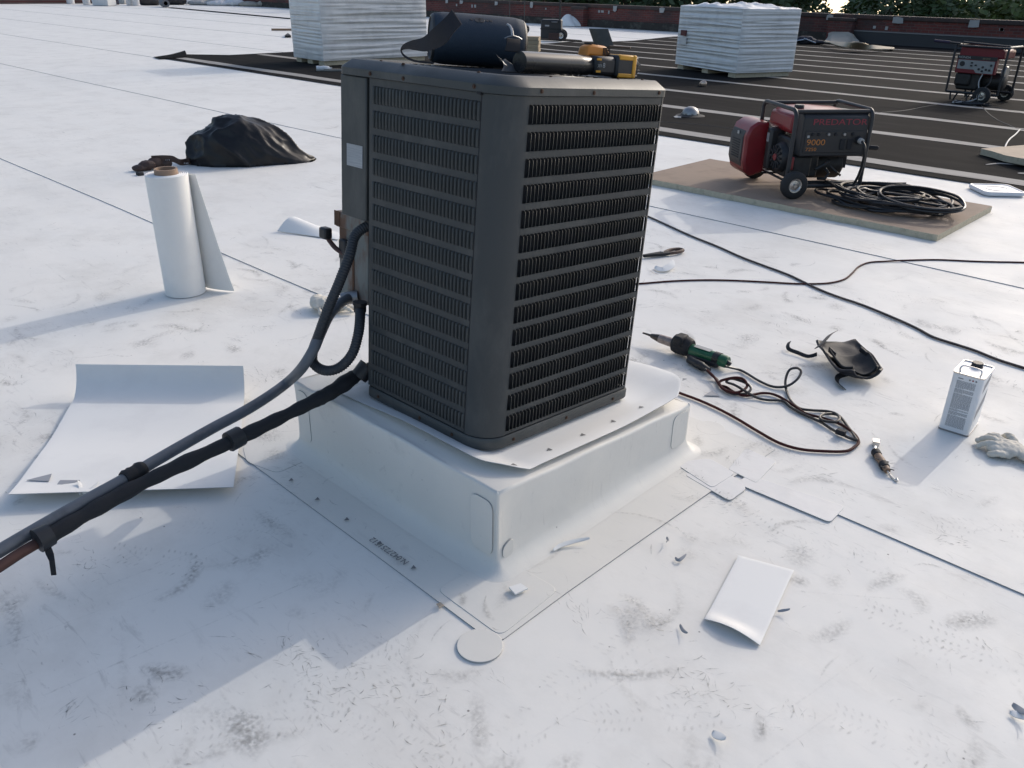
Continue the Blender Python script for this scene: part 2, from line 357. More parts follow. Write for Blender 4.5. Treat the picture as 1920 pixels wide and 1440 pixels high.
def tree(x, y, h, rx, lm, label, seed, n=8500, leaf=.33):
    r = random.Random(seed); h += -6.5 - gz(y)
    t = thing('broadleaf_tree', label, 'tree', T(x, y, gz(y)), 'trees beyond the brick parapet')
    b = MB(); b.tube([(0, 0, 0), (.1, 0, h * .25), (-.05, .1, h * .5), (.05, 0, h * .8)], [.35, .28, .2, .06], 8)
    for k in range(7):
        a = r.uniform(0, 6.28); z = h * r.uniform(.3, .6); q = rx * r.uniform(.5, .8)
        b.tube([(0, 0, z), (math.cos(a) * q * .5, math.sin(a) * q * .5, z + h * .1), (math.cos(a) * q, math.sin(a) * q, z + h * .22)], [.14, .09, .03], 5)
    b.build('trunk', BARK, t, smooth=True)
    cl = []
    for k in range(70):
        a = r.uniform(0, 6.28); u = r.uniform(-1, 1); q = math.sqrt(1 - u * u); s = r.uniform(.55, 1.0)
        cl.append((Vector((math.cos(a) * q * rx * s, math.sin(a) * q * rx * s, h * .62 + u * h * .36 * s)), r.uniform(.16, .3) * rx))
    V = []; F = []
    for k in range(n):
        c, cr = cl[r.randrange(len(cl))]
        d = Vector((r.gauss(0, 1), r.gauss(0, 1), r.gauss(0, .8))); d.normalize(); p = c + d * cr * r.uniform(.5, 1.05) ** .7
        e1 = Vector((r.gauss(0, 1), r.gauss(0, 1), r.gauss(0, .6))).normalized(); e2 = e1.orthogonal().normalized(); s = leaf * r.uniform(.5, 1.2)
        i = len(V); V += [p - e1 * s * .6, p + e2 * s * .3, p + e1 * s * .6, p - e2 * s * .3]; F.append((i, i + 1, i + 2, i + 3))
    b = MB(); b.add(V, F); b.build('crown', LEAF[lm], t)
def txy(px, D):
    d = ray(px, 20); q = math.hypot(d[0], d[1]); return d[0] / q * D, d[1] / q * D
trees = [(560, 62, 11.5, 5.2, 2), (690, 58, 12, 5, 0), (800, 52, 12, 5, 2), (905, 56, 13, 5, 0), (1000, 50, 12, 4.6, 2), (1100, 54, 12.5, 5, 0), (1200, 48, 12, 4.6, 2), (1290, 52, 11.8, 4.6, 0), (1385, 47, 11.0, 4.2, 2), (1448, 50, 9.6, 2.6, 0), (1662, 52, 8.3, 2.5, 0), (1715, 46, 10.0, 3.4, 2), (1790, 50, 8.6, 3.6, 0), (1880, 46, 8.7, 3.8, 1), (1985, 50, 9.6, 4.4, 1)]
TL = ['dark tree behind the far left part of the parapet', 'dense green tree left of the tall plastic-wrapped stack', 'dark tree above the speaker, beyond the parapet', 'tall green tree right of the speaker, beyond the wall', 'dark tree behind the wheeled case handle', 'bushy green tree right of the wheeled case', 'dark tree just left of the smaller wrapped stack', 'green tree behind the left half of the smaller wrapped stack', 'dark tree behind the right half of the smaller wrapped stack', 'low green tree just right of the smaller wrapped stack', 'low dark tree right of the gap of bright sky', 'tallest dark tree standing between the two sky gaps', 'loose green tree at the second gap of bright sky', 'pale yellow-green tree at the top right corner', 'pale tree cut by the right edge']
for i, (px, D, h, rx, lm) in enumerate(trees):
    x, y = txy(px, D); tree(x, y, h, rx, lm, TL[i], 100 + i)
# pale tower far away in the gap between the trees
x, y = txy(1583, 150)
tw = thing('office_tower', 'small pale office block seen in the gap between trees', 'building', T(x, y, gz(y)))
CONC = mat('pale_concrete', (.4, .41, .42), .8); GLZ = mat('tower_glass', (.12, .16, .18), .2)
MB().box((-1.0, -1.0, 0), (1.0, 1.0, 14.6)).build('wall', CONC, tw)
for k in range(6): MB().box((-1.03, -1.03, 5 + k * 1.6), (1.03, 1.03, 5.8 + k * 1.6)).build('window_band', GLZ, tw)
# ------------------------------------------------------------------ curb, flashing and patches
CX0, CX1, CY0, CY1 = -2.36, -1.344, 1.377, 2.365
def topz(x, y): return C0.z + ((x - C0.x) * 0.0024593 - (y - C0.y) * .0805846) / .99674
def rrect(x0, x1, y0, y1, r, n=6):
    out = []
    for cx, cy, a0 in ((x1 - r, y0 + r, -90), (x1 - r, y1 - r, 0), (x0 + r, y1 - r, 90), (x0 + r, y0 + r, 180)):
        for k in range(n + 1):
            a = rad(a0 + 90 * k / n); out.append((cx + r * math.cos(a), cy + r * math.sin(a)))
    return out
def dens(pl, step):
    out = []
    for a, b in zip(pl, pl[1:] + pl[:1]):
        n = max(1, int(math.hypot(b[0] - a[0], b[1] - a[1]) / step))
        out += [(a[0] + (b[0] - a[0]) * k / n, a[1] + (b[1] - a[1]) * k / n) for k in range(n)]
    return out
curb = thing('roof_curb', 'square white membrane-wrapped curb carrying the grey unit', 'curb', T(CX1, CY0, 0))
CI = T(-CX1, -CY0, 0)
b = MB(); rings = [(.06, 0, .0052), (.04, 0, .0085), (.022, 0, .018), (.008, 0, .032), (.002, 0, .048), (0, .35, 0), (0, .7, 0), (.001, 1, -.012), (.0005, 1, -.005), (-.0025, 1, -.0012), (-.008, 1, 0)]
base = rrect(CX0, CX1, CY0, CY1, .010); base = dens(base, .06); nb = len(base)
cx, cy = (CX0 + CX1) / 2, (CY0 + CY1) / 2
vs = []
rq = random.Random(5)
for d, fr, dz in rings:
    for i, (x, y) in enumerate(base):
        p, q = base[i - 1], base[(i + 1) % nb]; tx, ty = q[0] - p[0], q[1] - p[1]; L = math.hypot(tx, ty); nx, ny = ty / L, -tx / L
        wv = .0025 * math.sin(i * .7) * (1 if 0 < fr < 1 else .2)
        zz = dz if fr == 0 else fr * topz(x, y) + dz + (.002 * math.sin(i * 1.1) if fr == 1 else 0)
        vs.append((x + nx * (d + wv), y + ny * (d + wv), zz))
fs = [(r * nb + i, r * nb + (i + 1) % nb, (r + 1) * nb + (i + 1) % nb, (r + 1) * nb + i) for r in range(len(rings) - 1) for i in range(nb)]
fs.append(tuple((len(rings) - 1) * nb + i for i in range(nb)))
b.add(vs, fs, CI); b.build('wrapped_wall', TPO2, curb, smooth=True, sharp=50)
# flange lying on the roof all round
f0, f1, f2, f3 = G(455, 858), G(905, 1192), G(945, 1200), G(1330, 925)
fl = [(-2.62, f0.y + .005), (f0.x, f0.y), tuple(G(680, 1024).xy), tuple(f1.xy), ((f1.x + f2.x) / 2 + .01, f1.y - .002), tuple(f2.xy), tuple(G(1060, 1115).xy), tuple(G(1180, 1030).xy), tuple(f3.xy), (f3.x + .02, 2.6), (-2.62, 2.6)]
b = MB(); b.prism(fl, -.002, .0048, CI); b.m = [0, 0] + [1] * (len(b.f) - 2); b.build('flange_sheet', [TPO2, LAP], curb)
PATCH = mat('heat_welded_patch', (.69, .68, .66), .45, spec=.3, var=.05, vs=9, bump=.4, bs=14, dirt=(.55, .54, .52), damt=.4, ds=7)
LINEM = mat('patch_edge', (.36, .36, .35), .7)
def rpoly(pts, r=.02, n=5):
    P = [Vector(p) for p in pts]; out = []
    for i in range(len(P)):
        a, b, c = P[i - 1], P[i], P[(i + 1) % len(P)]; d1 = (a - b); d2 = (c - b); q = min(r, d1.length * .45, d2.length * .45)
        s, e = b + d1.normalized() * q, b + d2.normalized() * q
        for k in range(n + 1):
            t = k / n; out.append((s * (1 - t) ** 2 + b * 2 * t * (1 - t) + e * t * t))
    return [(p.x, p.y) for p in out]
def patch(px, z0, z1, r=.02, name='weld_patch'):
    pl = rpoly([G(*p).to_2d() for p in px], r)
    b = MB(); b.prism(pl, z0, z1, CI); b.m = [0, 0] + [1] * (len(b.f) - 2); return b.build(name, [TPO2 if 'corner' in name else PATCH, LINEM], curb, bevel=.0012)
patch(((818, 1108), (938, 1196), (1048, 1108), (985, 1072), (936, 1060), (900, 1062)), .001, .0062, .03, 'corner_patch')
def disc(px, py, r, z0, z1):
    c = G(px, py); b = MB(); b.prism([(c.x + r * math.cos(2 * math.pi * k / 36), c.y + r * math.sin(2 * math.pi * k / 36)) for k in range(36)], z0, z1, CI); b.m = [0, 0] + [1] * 36
    return b.build('round_patch', [TPO2, LINEM], curb, bevel=.0012)
disc(900, 1213, .060, .001, .0068); disc(1332, 804, .055, .001, .0050)
patch(((1262, 870), (1335, 918), (1378, 890), (1330, 862)), .001, .0068, .02)
patch(((1282, 892), (1368, 942), (1400, 918), (1380, 898), (1330, 880)), .001, .0058, .02)
patch(((1398, 842), (1455, 868), (1418, 908), (1365, 882)), .001, .0055, .012)
patch(((1380, 908), (1402, 892), (1584, 952), (1556, 982)), .001, .0049, .02)
patch(((455, 838), (560, 838), (582, 862), (520, 890), (462, 868)), .001, .0061, .03, 'corner_patch')
# upright corner patches on the curb walls (2 mm proud)
def wallpatch(pts, axis, val, name='corner_patch'):
    # pts = (along, z) on the wall plane
    b = MB(); pl = rpoly([Vector(p) for p in pts], .03)
    if axis == 'y': M = Matrix(((1, 0, 0, 0), (0, 0, 1, val), (0, 1, 0, 0), (0, 0, 0, 1)))
    else: M = Matrix(((0, 0, 1, val), (1, 0, 0, 0), (0, 1, 0, 0), (0, 0, 0, 1)))
    b.prism(pl, -.004, .004, CI @ M); b.m = [0, 0] + [1] * (len(b.f) - 2)
    return b.build(name, [TPO2, LINEM], curb, bevel=.001)
wallpatch(((-1.45, .05), (-1.362, .05), (-1.362, .235), (-1.45, .235)), 'y', CY0 - .0005)
wallpatch(((-2.34, .05), (-2.27, .05), (-2.27, .25), (-2.34, .25)), 'y', CY0 - .0005)
wallpatch(((2.25, .05), (2.345, .05), (2.345, .185), (2.25, .185)), 'x', CX1 + .0005)
wallpatch(((1.395, .04), (1.44, .04), (1.44, .10), (1.395, .085)), 'x', CX1 + .0005)

# ------------------------------------------------------------------ loose slip sheet under the unit, edges curling
INK = mat('grey_print', (.17, .17, .17), .7)
ss = thing('slip_sheet', 'loose white membrane sheet with curling edges between curb and unit', 'sheet', UT)
def slipz(x, y):
    z = .006 + .024 * sm(.16, .05, y) * sm(-.85, -.4, x) + .013 * sm(-.14, -.04, x) * (1 - sm(.2, .1, y) * .3)
    z += .036 * sm(.80, 1.10, y) ** 1.5 * (.4 + .6 * sm(-.5, -.2, x)) + .02 * sm(-.2, 0, x) * sm(.55, .95, y)
    return z
def slipxy(u, v):
    x = -.83 + .81 * u; y = .052 + 1.04 * v
    if u > .8:   # round the corners
        q = (u - .8) / .2; y = y + (.09 * q ** 2.5) * (1 - v) ** 3 - .18 * q ** 2 * v ** 3
    return x, y
def slip(u, v):
    x, y = slipxy(u, v); return (x, y, slipz(x, y))
b = MB(); b.grid(slip, 40, 48); b.build('sheet', PAPER, ss, smooth=True, solid=.002)
for px, py in ((1277, 731), (1198, 767), (1146, 790), (1089, 815), (1026, 843), (959, 874)):
    p = UL(px, py, 2, .02); z = slipz(p.x, p.y) + .0022
    q = [(p.x - .010, p.y + .016), (p.x + .012, p.y + .012), (p.x + .004, p.y - .008)]
    b = MB()
    for k in range(3):
        t0, t1 = k / 3, k / 3 + .22
        A, B, Cc = [Vector(c) for c in q]
        s = [A.lerp(Cc, t0), A.lerp(Cc, t1), B.lerp(Cc, t1), B.lerp(Cc, t0)]
        b.add([(c.x, c.y, slipz(c.x, c.y) + .0022) for c in s], [(0, 1, 2, 3)])
    b.build('printed_triangle', INK, ss)

# ------------------------------------------------------------------ the condensing unit
un = thing('condensing_unit', 'tall grey louvered air conditioning condenser standing on white curb', 'air conditioner', UT)
X0, X1, Y0_, Y1_, ZB, ZP, ZT = -.722, -.166, .10, .808, .012, .058, 1.026
XB = -.866
def outline(x0, x1, y0, y1, rf, ro=.02, n=10):
    out = []
    for cx, cy, a0, r in ((x1, y0, -90, rf), (x1, y1, 0, ro), (x0, y1, 90, ro), (x0, y0, 180, ro)):
        sx = -1 if a0 in (-90, 0) else 1; sy = 1 if a0 in (-90, 180) else -1
        for k in range(n + 1):
            a = rad(a0 + 90 * k / n); out.append((cx + sx * r + r * math.cos(a), cy + sy * r + r * math.sin(a)))
    return out
def loft(b, rings):
    n = len(rings[0]); vs = [v for r in rings for v in r]
    fs = [(k * n + i, k * n + (i + 1) % n, (k + 1) * n + (i + 1) % n, (k + 1) * n + i) for k in range(len(rings) - 1) for i in range(n)]
    fs += [tuple(range(n))[::-1], tuple((len(rings) - 1) * n + i for i in range(n))]
    return b.add(vs, fs)
RF = .085
ring = lambda d, z, x0=X0: [(x, y, z) for x, y in outline(x0 - d, X1 + d, Y0_ - d, Y1_ + d, RF + d, .02 + d if .02 + d > .004 else .004)]
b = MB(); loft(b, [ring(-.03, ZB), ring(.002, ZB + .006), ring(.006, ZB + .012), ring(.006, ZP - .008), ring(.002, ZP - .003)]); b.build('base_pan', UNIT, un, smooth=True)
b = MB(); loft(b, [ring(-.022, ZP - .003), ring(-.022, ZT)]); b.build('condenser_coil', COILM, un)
# faces: horizontal bands between louver rows, plus solid margins
NR = 14; RH = .0495; PIT = (ZT - .008 - (ZP + .006)) / NR
rows = [ZP + .012 + PIT * k for k in range(NR)]
LX0, LX1 = -.705, -.252           # louvered span of the left face
RY0, RY1 = .186, .785             # louvered span of the right face
def bands(fn, name, s0, s1, e0, e1):
    """fn(along, out, z): frame of a face with NR open rows"""
    b = MB(); th = .0016
    def slab(a0, a1, z0, z1):
        vs = [fn(a, o, z) for o in (0, -th) for a, z in ((a0, z0), (a1, z0), (a1, z1), (a0, z1))]
        b.add(vs, [(0, 1, 2, 3), (7, 6, 5, 4), (0, 4, 5, 1), (1, 5, 6, 2), (2, 6, 7, 3), (3, 7, 4, 0)])
    slab(s0, e0, ZP, ZT); slab(e1, s1, ZP, ZT)
    zs = [ZP] + [z for r in rows for z in (r, r + RH)] + [ZT]
    for k in range(0, len(zs), 2): slab(e0, e1, zs[k], zs[k + 1])
    return b.build(name, UNITD, un)
lf = lambda a, o, z: (a, Y0_ - o, z)
rf_ = lambda a, o, z: (X1 + o, a, z)
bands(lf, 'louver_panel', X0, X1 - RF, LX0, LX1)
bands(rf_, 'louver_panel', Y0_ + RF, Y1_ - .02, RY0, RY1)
# rounded corner post between the two panels, rear corner post
def arcsheet(cx, cy, r, a0, a1, name):
    b = MB(); b.grid(lambda u, v: (cx + r * math.cos(rad(a0 + (a1 - a0) * u)), cy + r * math.sin(rad(a0 + (a1 - a0) * u)), ZP + (ZT - ZP) * v), 14, 2)
    return b.build(name, UNITD, un, smooth=True)
arcsheet(X1 - RF, Y0_ + RF, RF + .0015, -90, 0, 'corner_post')
arcsheet(X1 - .02, Y1_ - .02, .021, 0, 90, 'corner_post')
MB().box((X1 - RF - .004, Y0_ - .0012, ZP), (X1 - RF - .001, Y0_ + .002, ZT)).build('panel_seam', BLACKM, un)
b = MB(); b.box((X0, Y0_ + .001, ZP), (X0 + .004, Y1_ - .02, ZT)); b.build('rear_panel', UNITD, un)
b = MB(); b.box((X0 + .01, Y1_ - .006, ZP), (X1 - .02, Y1_ - .001, ZT)); b.build('rear_panel', UNITD, un)
b = MB(); b.box((XB, .30, ZP), (X0 - .001, Y1_ - .004, ZT)); b.build('rear_corner', UNITD, un, bevel=.01)
# one louver blade: web at 0, swelling out towards the open side
def louver(pitch, right):
    me = MB(); ts = (0, .015, .04, .08, .5, .92, .96, .985, 1); nh = len(ts) - 1; sec = ((.10, -.0004), (.16, .0006), (.34, .0048), (.44, .0086), (.50, .0098), (.585, .0098)) if right else ((.30, -.0008), (.35, .0018), (.42, .0042), (.55, .0060), (.66, .0062), (.70, .0052))
    vs = []
    for j in range(nh + 1):
        t = ts[j]; z = RH * t; e = min(t, 1 - t); k = min(1, e / .08) ** .5
        for s, h in sec: vs.append((-s * pitch, h * k, z))
    n = len(sec); fs = [(j * n + i, j * n + i + 1, (j + 1) * n + i + 1, (j + 1) * n + i) for j in range(nh) for i in range(n - 1)]
    me.add(vs, fs); return me
def frame_l(a, z): return Matrix(((1, 0, 0, a), (0, -1, 0, Y0_), (0, 0, 1, z), (0, 0, 0, 1)))
def frame_r(a, z): return Matrix(((0, 1, 0, X1), (1, 0, 0, a), (0, 0, 1, z), (0, 0, 0, 1)))
NL, NRt = 30, 40
pl_, pr_ = (LX1 - LX0) / NL, (RY1 - RY0) / NRt
lv = []
for r in rows:
    for k in range(NL): lv.append((0, frame_l(LX0 + pl_ * (k + 1), r)))
    for k in range(NRt): lv.append((1, frame_r(RY0 + pr_ * (k + 1), r)))
camp = UI @ Vector((0, 0, CAM_H))
lv.sort(key=lambda q: (q[1].translation - camp).length)
LM = []
for q, pit in ((0, pl_), (1, pr_)):
    o = louver(pit, q).build('louver', UNIT, un, smooth=True, sharp=60); LM.append(o.data); bpy.data.objects.remove(o)
for q, M in lv[:300]:
    o = bpy.data.objects.new('louver', LM[q]); COL.objects.link(o); o.parent = un; o.matrix_local = M
b = MB(); proto = (louver(pl_, 0), louver(pr_, 1))
for q, M in lv[300:]: b.add(proto[q].v, proto[q].f, M)
o = b.build('louver_field', UNIT, un, smooth=True, sharp=60); o['kind'] = 'stuff'
# wider webs that break the right-hand rows into groups
b = MB()
for r in rows:
    for k in (8, 19, 30): b.box((X1 - .001, RY0 + pr_ * k - .0012, r), (X1 + .0006, RY0 + pr_ * k + .0022, r + RH))
    for k in (10, 20): b.box((LX0 + pl_ * k - .001, Y0_ - .0006, r), (LX0 + pl_ * k + .003, Y0_ + .001, r + RH))
o = b.build('web', UNIT, un); o['kind'] = 'stuff'
# cap with bevelled rim
cr = lambda d, z: [(x, y, z) for x, y in outline(XB - d, X1 + d, Y0_ - d, Y1_ + d, RF + d, .03 + d)]
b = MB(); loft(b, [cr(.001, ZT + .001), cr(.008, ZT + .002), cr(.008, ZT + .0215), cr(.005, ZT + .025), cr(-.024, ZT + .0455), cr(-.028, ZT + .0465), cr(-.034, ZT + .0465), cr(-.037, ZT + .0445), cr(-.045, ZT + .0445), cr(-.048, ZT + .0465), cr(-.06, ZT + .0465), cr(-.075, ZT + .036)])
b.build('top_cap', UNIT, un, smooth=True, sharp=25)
ZTOP = ZT + .0465
b = MB(); cxm, cym = (XB + X1) / 2, (Y0_ + Y1_) / 2
for r in np.linspace(.06, .285, 12): b.tube([(cxm + r * math.cos(2 * math.pi * k / 40), cym + r * math.sin(2 * math.pi * k / 40), ZTOP - .004 + .004 * (1 - r / .29)) for k in range(40)], .0022, 5, closed=True)
for k in range(8):
    a = math.pi * k / 4; b.tube([(cxm + .05 * math.cos(a), cym + .05 * math.sin(a), ZTOP - .001), (cxm + .29 * math.cos(a), cym + .29 * math.sin(a), ZTOP - .006)], .0028, 5)
b.lathe([(0, ZTOP - .003), (.06, ZTOP - .004)], 24, T(cxm, cym))
b.build('fan_guard', BLACK, un, smooth=True)
# service box on the upper left corner, its recess, label and grommet
b = MB(); b.box((XB, Y0_ + .0005, .602), (-.738, .299, ZT)); sb = b.build('service_box', UNIT, un, bevel=.004)
MB().box((-.738, Y0_ + .012, .60), (X0, .3, ZT)).build('recess_shade', BLACKM, un)  # black filler paints the shadow line beside the service box
b = MB(); b.box((-.834, Y0_ - .0008, .762), (-.755, Y0_ + .0004, .828)); b.build('data_label', mat('worn_silver_label', (.30, .33, .36), .4, metal=.3, var=.4, vs=60, stretch=(.2, 1, 6)), sb)
b = MB(); b.box((-.806, .185, ZB), (-.724, .19, .60)); b.build('recess_wall', UNIT, un)
MB().box((-.745, .181, .40), (-.735, .1845, .50)).build('sticker', mat('old_sticker', (.5, .5, .48), .6), un)
MB().lathe([(0, -.03), (.016, -.03), (.016, -.012), (.021, -.012), (.021, 0), (.016, 0), (.016, .01), (0, .01)], 12, T(-.772, .15, .602)).build('conduit_connector', BLACK, un)
SCREW = mat('rusted_screw', (.075, .042, .028), .7, metal=.4, var=.4, vs=200)
def screw(pos, n, s=1.0):
    M = T(*pos) @ Vector(n).to_track_quat('Z', 'Y').to_matrix().to_4x4()
    b = MB(); b.lathe([(0, .004 * s), (.0035 * s, .004 * s), (.0042 * s, .0035 * s), (.0042 * s, .0012 * s), (.0062 * s, .001 * s), (.0062 * s, -.001)], 10, M); b.build('screw', SCREW, un)
for px, py in ((694, 138), (756, 147), (889, 162)): p = UL(px, py, 1, Y0_ - .008); screw((p.x, Y0_ - .008, p.z), (0, -1, 0))
for px, py in ((1016, 171), (1114, 174), (1236, 174)): p = UL(px, py, 0, X1 + .008); screw((X1 + .008, p.y, p.z), (1, 0, 0))
for x in (-.66, -.45, -.30): screw((x, Y0_ - .006, ZP - .022), (0, -1, 0))
for y in (.22, .47, .72): screw((X1 + .006, y, ZP - .022), (1, 0, 0))
for x, y in ((-.72, .14), (-.60, .125), (-.3, .13), (-.2, .3), (-.2, .6), (-.2, .72)): screw((x, y, ZTOP - .001), (0, 0, 1))
MB().box((X1 - RF - .012, Y0_ - .010, ZT - .004), (X1 - RF + .002, Y0_ + .002, ZT + .003)).build('notch', BLACKM, un)

# ------------------------------------------------------------------ rusty disconnect box
db = thing('disconnect_box', 'rusty grey electrical box behind the left corner of the unit', 'electrical box', UT)
DBM = mat('rusted_grey_paint', (.17, .18, .17), .7, var=.15, vs=15, dirt=(.13, .055, .025), damt=.85, ds=9, dlo=.5, dhi=.62, stretch=(1, 1, .35))
q0, q1 = UL(629, 392, 1, .2), UL(688, 574, 1, .2); bx0, bx1, bz0, bz1 = q0.x, q1.x, q1.z, .575
b = MB(); b.box((bx0 + .012, .205, bz0), (bx1, .30, bz1 - .03)); b.build('case', DBM, db, bevel=.004)
b = MB(); b.box((bx0, .197, bz1 - .055), (bx1 + .01, .31, bz1)); b.build('hood', DBM, db, bevel=.006)
MB().box((bx0 - .001, .195, bz1 - .05), (bx0 + .03, .1965, bz1 + .001)).build('rust_patch', RUST, db)
MB().box((bx0 + .09, .2025, bz0 + .03), (bx0 + .10, .2045, bz0 + .20)).build('rust_streak', RUST, db)
MB().box((bx1 - .03, .24, .0), (bx1, .29, bz0)).build('strut', DSTEEL, db)
k0, k1, k2 = UL(648, 478, 1, .19), UL(628, 464, 1, .175), UL(613, 444, 1, .165)
b = MB(); b.tube(spline([tuple(k0), tuple(k1), tuple(k2)], 5), .0085, 8); b.build('lever', mat('dark_red_lever', (.05, .014, .012), .5), db, smooth=True)
k = UL(611, 436, 1, .162); b = MB(); b.box((k.x - .022, k.y - .016, k.z - .022), (k.x + .018, k.y + .016, k.z + .018)); b.build('lever_knob', BLACK, db, bevel=.007)
k = UL(645, 470, 1, .19); MB().box((k.x - .02, k.y - .01, k.z - .03), (k.x + .02, k.y + .012, k.z + .04)).build('lever_hub', BLACK, db, bevel=.006)
# ------------------------------------------------------------------ conduits and insulated line
CORR = mat('grey_corrugated_conduit', (.030, .034, .040), .55, var=.15)
GCON = mat('grey_smooth_conduit', (.12, .13, .145), .5, var=.12, vs=9, dirt=(.05, .055, .06), damt=.6, ds=12)
def corrug(pts, r, pitch):
    P = [Vector(p) for p in pts]; L = [0]
    for a, c in zip(P[:-1], P[1:]): L.append(L[-1] + (c - a).length)
    n = int(L[-1] / (pitch / 4)); out = []; rs = []; j = 0
    for k in range(n + 1):
        s = L[-1] * k / n
        while j < len(L) - 2 and L[j + 1] < s: j += 1
        t = (s - L[j]) / max(1e-9, L[j + 1] - L[j]); out.append(P[j].lerp(P[j + 1], t)); rs.append(r + .07 * r * math.cos(2 * math.pi * s / pitch))
    return out, rs
fc = thing('flexible_conduit', 'dark corrugated conduit hanging in a loop from the service box', 'conduit', UT)
path = [(-.772, .15, .585)] + [tuple(UL(px, py, 1, d)) for px, py, d in ((667, 440, .10), (655, 480, .06), (636, 530, .02), (615, 580, -.01), (597, 630, -.03), (586, 662, -.03), (590, 684, -.03), (612, 695, -.02), (638, 688, .01), (660, 664, .04), (671, 630, .07), (675, 600, .10))] + [tuple(UL(675, 578, 1, .13))]
pts, rs = corrug(spline(path, 10), .0165, .0085)
b = MB(); b.tube(pts, rs, 12); b.build('hose', CORR, fc, smooth=True, sharp=0)
e = Vector(path[-1]); MB().lathe([(.012, -.012), (.021, -.012), (.021, .012), (.024, .012), (.024, .022), (0, .022)], 12, T(*e)).build('end_connector', BLACK, fc)
pc = thing('smooth_conduit', 'long smooth grey conduit running from the unit to the lower left', 'conduit', UT)
def onz(px, py, z): p = UI @ G(px, py, z); return tuple(p)
path = [tuple(UL(657, 558, 1, .19)), tuple(UL(640, 567, 1, .13)), tuple(UL(618, 590, 1, .05)), tuple(UL(602, 622, 1, -.01)), tuple(UL(588, 655, 1, -.05)), tuple(UL(566, 690, 1, -.08))] + [onz(px, py, z) for px, py, z in ((540, 716, .30), (505, 742, .285), (460, 770, .275), (400, 802, .265), (340, 836, .26), (290, 865, .257), (245, 892, .255), (150, 945, .25), (60, 997, .245), (-30, 1050, .24), (-160, 1125, .22), (-330, 1225, .17))]
b = MB(); b.tube(spline(path, 8), .0175, 14); b.build('pipe', GCON, pc, smooth=True)
jp = [Vector(onz(232, 898.5, .2555)), Vector(onz(270, 877, .2555))]; dj = jp[1] - jp[0]
b = MB(); b.tube([jp[0] + dj * (k / 8) for k in range(9)], [.0215, .025, .0225, .0245, .022, .0225, .0255, .024, .020], 14); b.build('taped_joint', BLACKM, pc, smooth=True)
b = MB(); q = Vector(path[0]); b.tube([q + Vector((.02, .02, .005)), q, q + Vector((-.022, -.02, -.006))], [.024, .024, .021], 12); b.build('metal_connector', DSTEEL, pc, smooth=True)
ls = thing('insulated_line', 'black foam insulated refrigerant line running from the unit to the lower left', 'pipe', UT)
p0 = UL(702, 688, 1, .20); p1 = UL(668, 704, 1, .10)
path = [tuple(p0), tuple(p1)] + [onz(px, py, z) for px, py, z in ((625, 733, .315), (585, 754, .30), (520, 786, .28), (440, 825, .262), (340, 871, .25), (250, 915, .24), (160, 965, .235), (80, 1013, .23))]
sp = spline(path, 8); rs = [.0215 + .003 * math.sin(i * .9) * math.sin(i * .37) + (.004 if 8 < i < 22 else 0) for i in range(len(sp))]
b = MB(); b.tube(sp, rs, 14); b.build('foam_sleeve', BLACKM, ls, smooth=True)
path2 = [path[-1]] + [onz(px, py, z) for px, py, z in ((40, 1036, .228), (0, 1062, .226), (-60, 1100, .22), (-180, 1175, .2), (-330, 1265, .16))]
b = MB(); b.tube(spline(path2, 6), .014, 12); b.build('bare_pipe', mat('browned_copper', (.10, .05, .04), .55, metal=.5, var=.3, vs=30), ls, smooth=True)
q = Vector(onz(440, 823, .264)); d = (Vector(path[6]) - Vector(path[8])).normalized()
b = MB(); b.tube([q - d * .025, q - d * .023, q + d * .023, q + d * .025], [.02, .032, .032, .02], 12); b.build('tape_band', BLACK, ls, smooth=True)
q = Vector(onz(82, 1008, .24)); 
b = MB(); b.tube([q - d * .02, q - d * .018, q + d * .018, q + d * .02], [.02, .033, .03, .02], 12); b.build('tape_band', BLACK, ls, smooth=True)
b = MB(); A = [onz(80, 1022, .225), onz(86, 1040, .20), onz(92, 1052, .19), onz(96, 1079, .15)]; B = [onz(94, 1020, .225), onz(101, 1038, .20), onz(103, 1052, .19), onz(106, 1078, .15)]
b.grid(lambda u, v: tuple(Vector(A[round(v * 3)]).lerp(Vector(B[round(v * 3)]), u)), 1, 3); b.build('loose_tape_tail', BLACKM, ls, solid=.003, bevel=.001)
b = MB(); q = Vector(p1) + Vector((.015, .0, .0)); b.tube([q, q + Vector((.012, .03, .035))], [.03, .034], 12); b.build('foam_collar', BLACK, ls, smooth=True)
# support block that carries the two pipes beyond the left edge of the picture
# ------------------------------------------------------------------ insulation board, generator, coil
from mathutils import noise as mnoise
KRAFT = mat('kraft_facer', (.27, .20, .148), .85, var=.08, vs=5, dirt=(.16, .115, .085), damt=.5, ds=4, bump=.1)
FOAM = mat('pale_foam_edge', (.48, .43, .32), .85, var=.2, vs=30, dirt=(.25, .23, .17), damt=.5, ds=20, bump=.3)
BT = .045
ib = thing('insulation_board', 'large tan insulation board under the red generator', 'board', T(-4.19, 5.96, .004))
b = MB()
def bz(x): return .006 * math.sin(x * 2.1) ** 2
n = 30; vs = []
for z in (0, BT):
    for k in range(n + 1):
        x = 2.5 * k / n; e = .004 * math.sin(k * 1.7)
        vs += [(x, e, z), (x, 1.18 - e, z)]
m = 2 * (n + 1)
for k in range(n):
    a = 2 * k
    b.mi = 0; b.add([], []); 
    b.f += [(m + a, m + a + 2, m + a + 3, m + a + 1)]; b.m += [0]
    b.f += [(a, a + 2, m + a + 2, m + a), (a + 1, m + a + 1, m + a + 3, a + 3), (a, a + 1, a + 3, a + 2)]; b.m += [1, 1, 1]
b.f += [(0, m, m + 1, 1), (2 * n, 2 * n + 1, m + 2 * n + 1, m + 2 * n)]; b.m += [1, 1]; b.v = vs
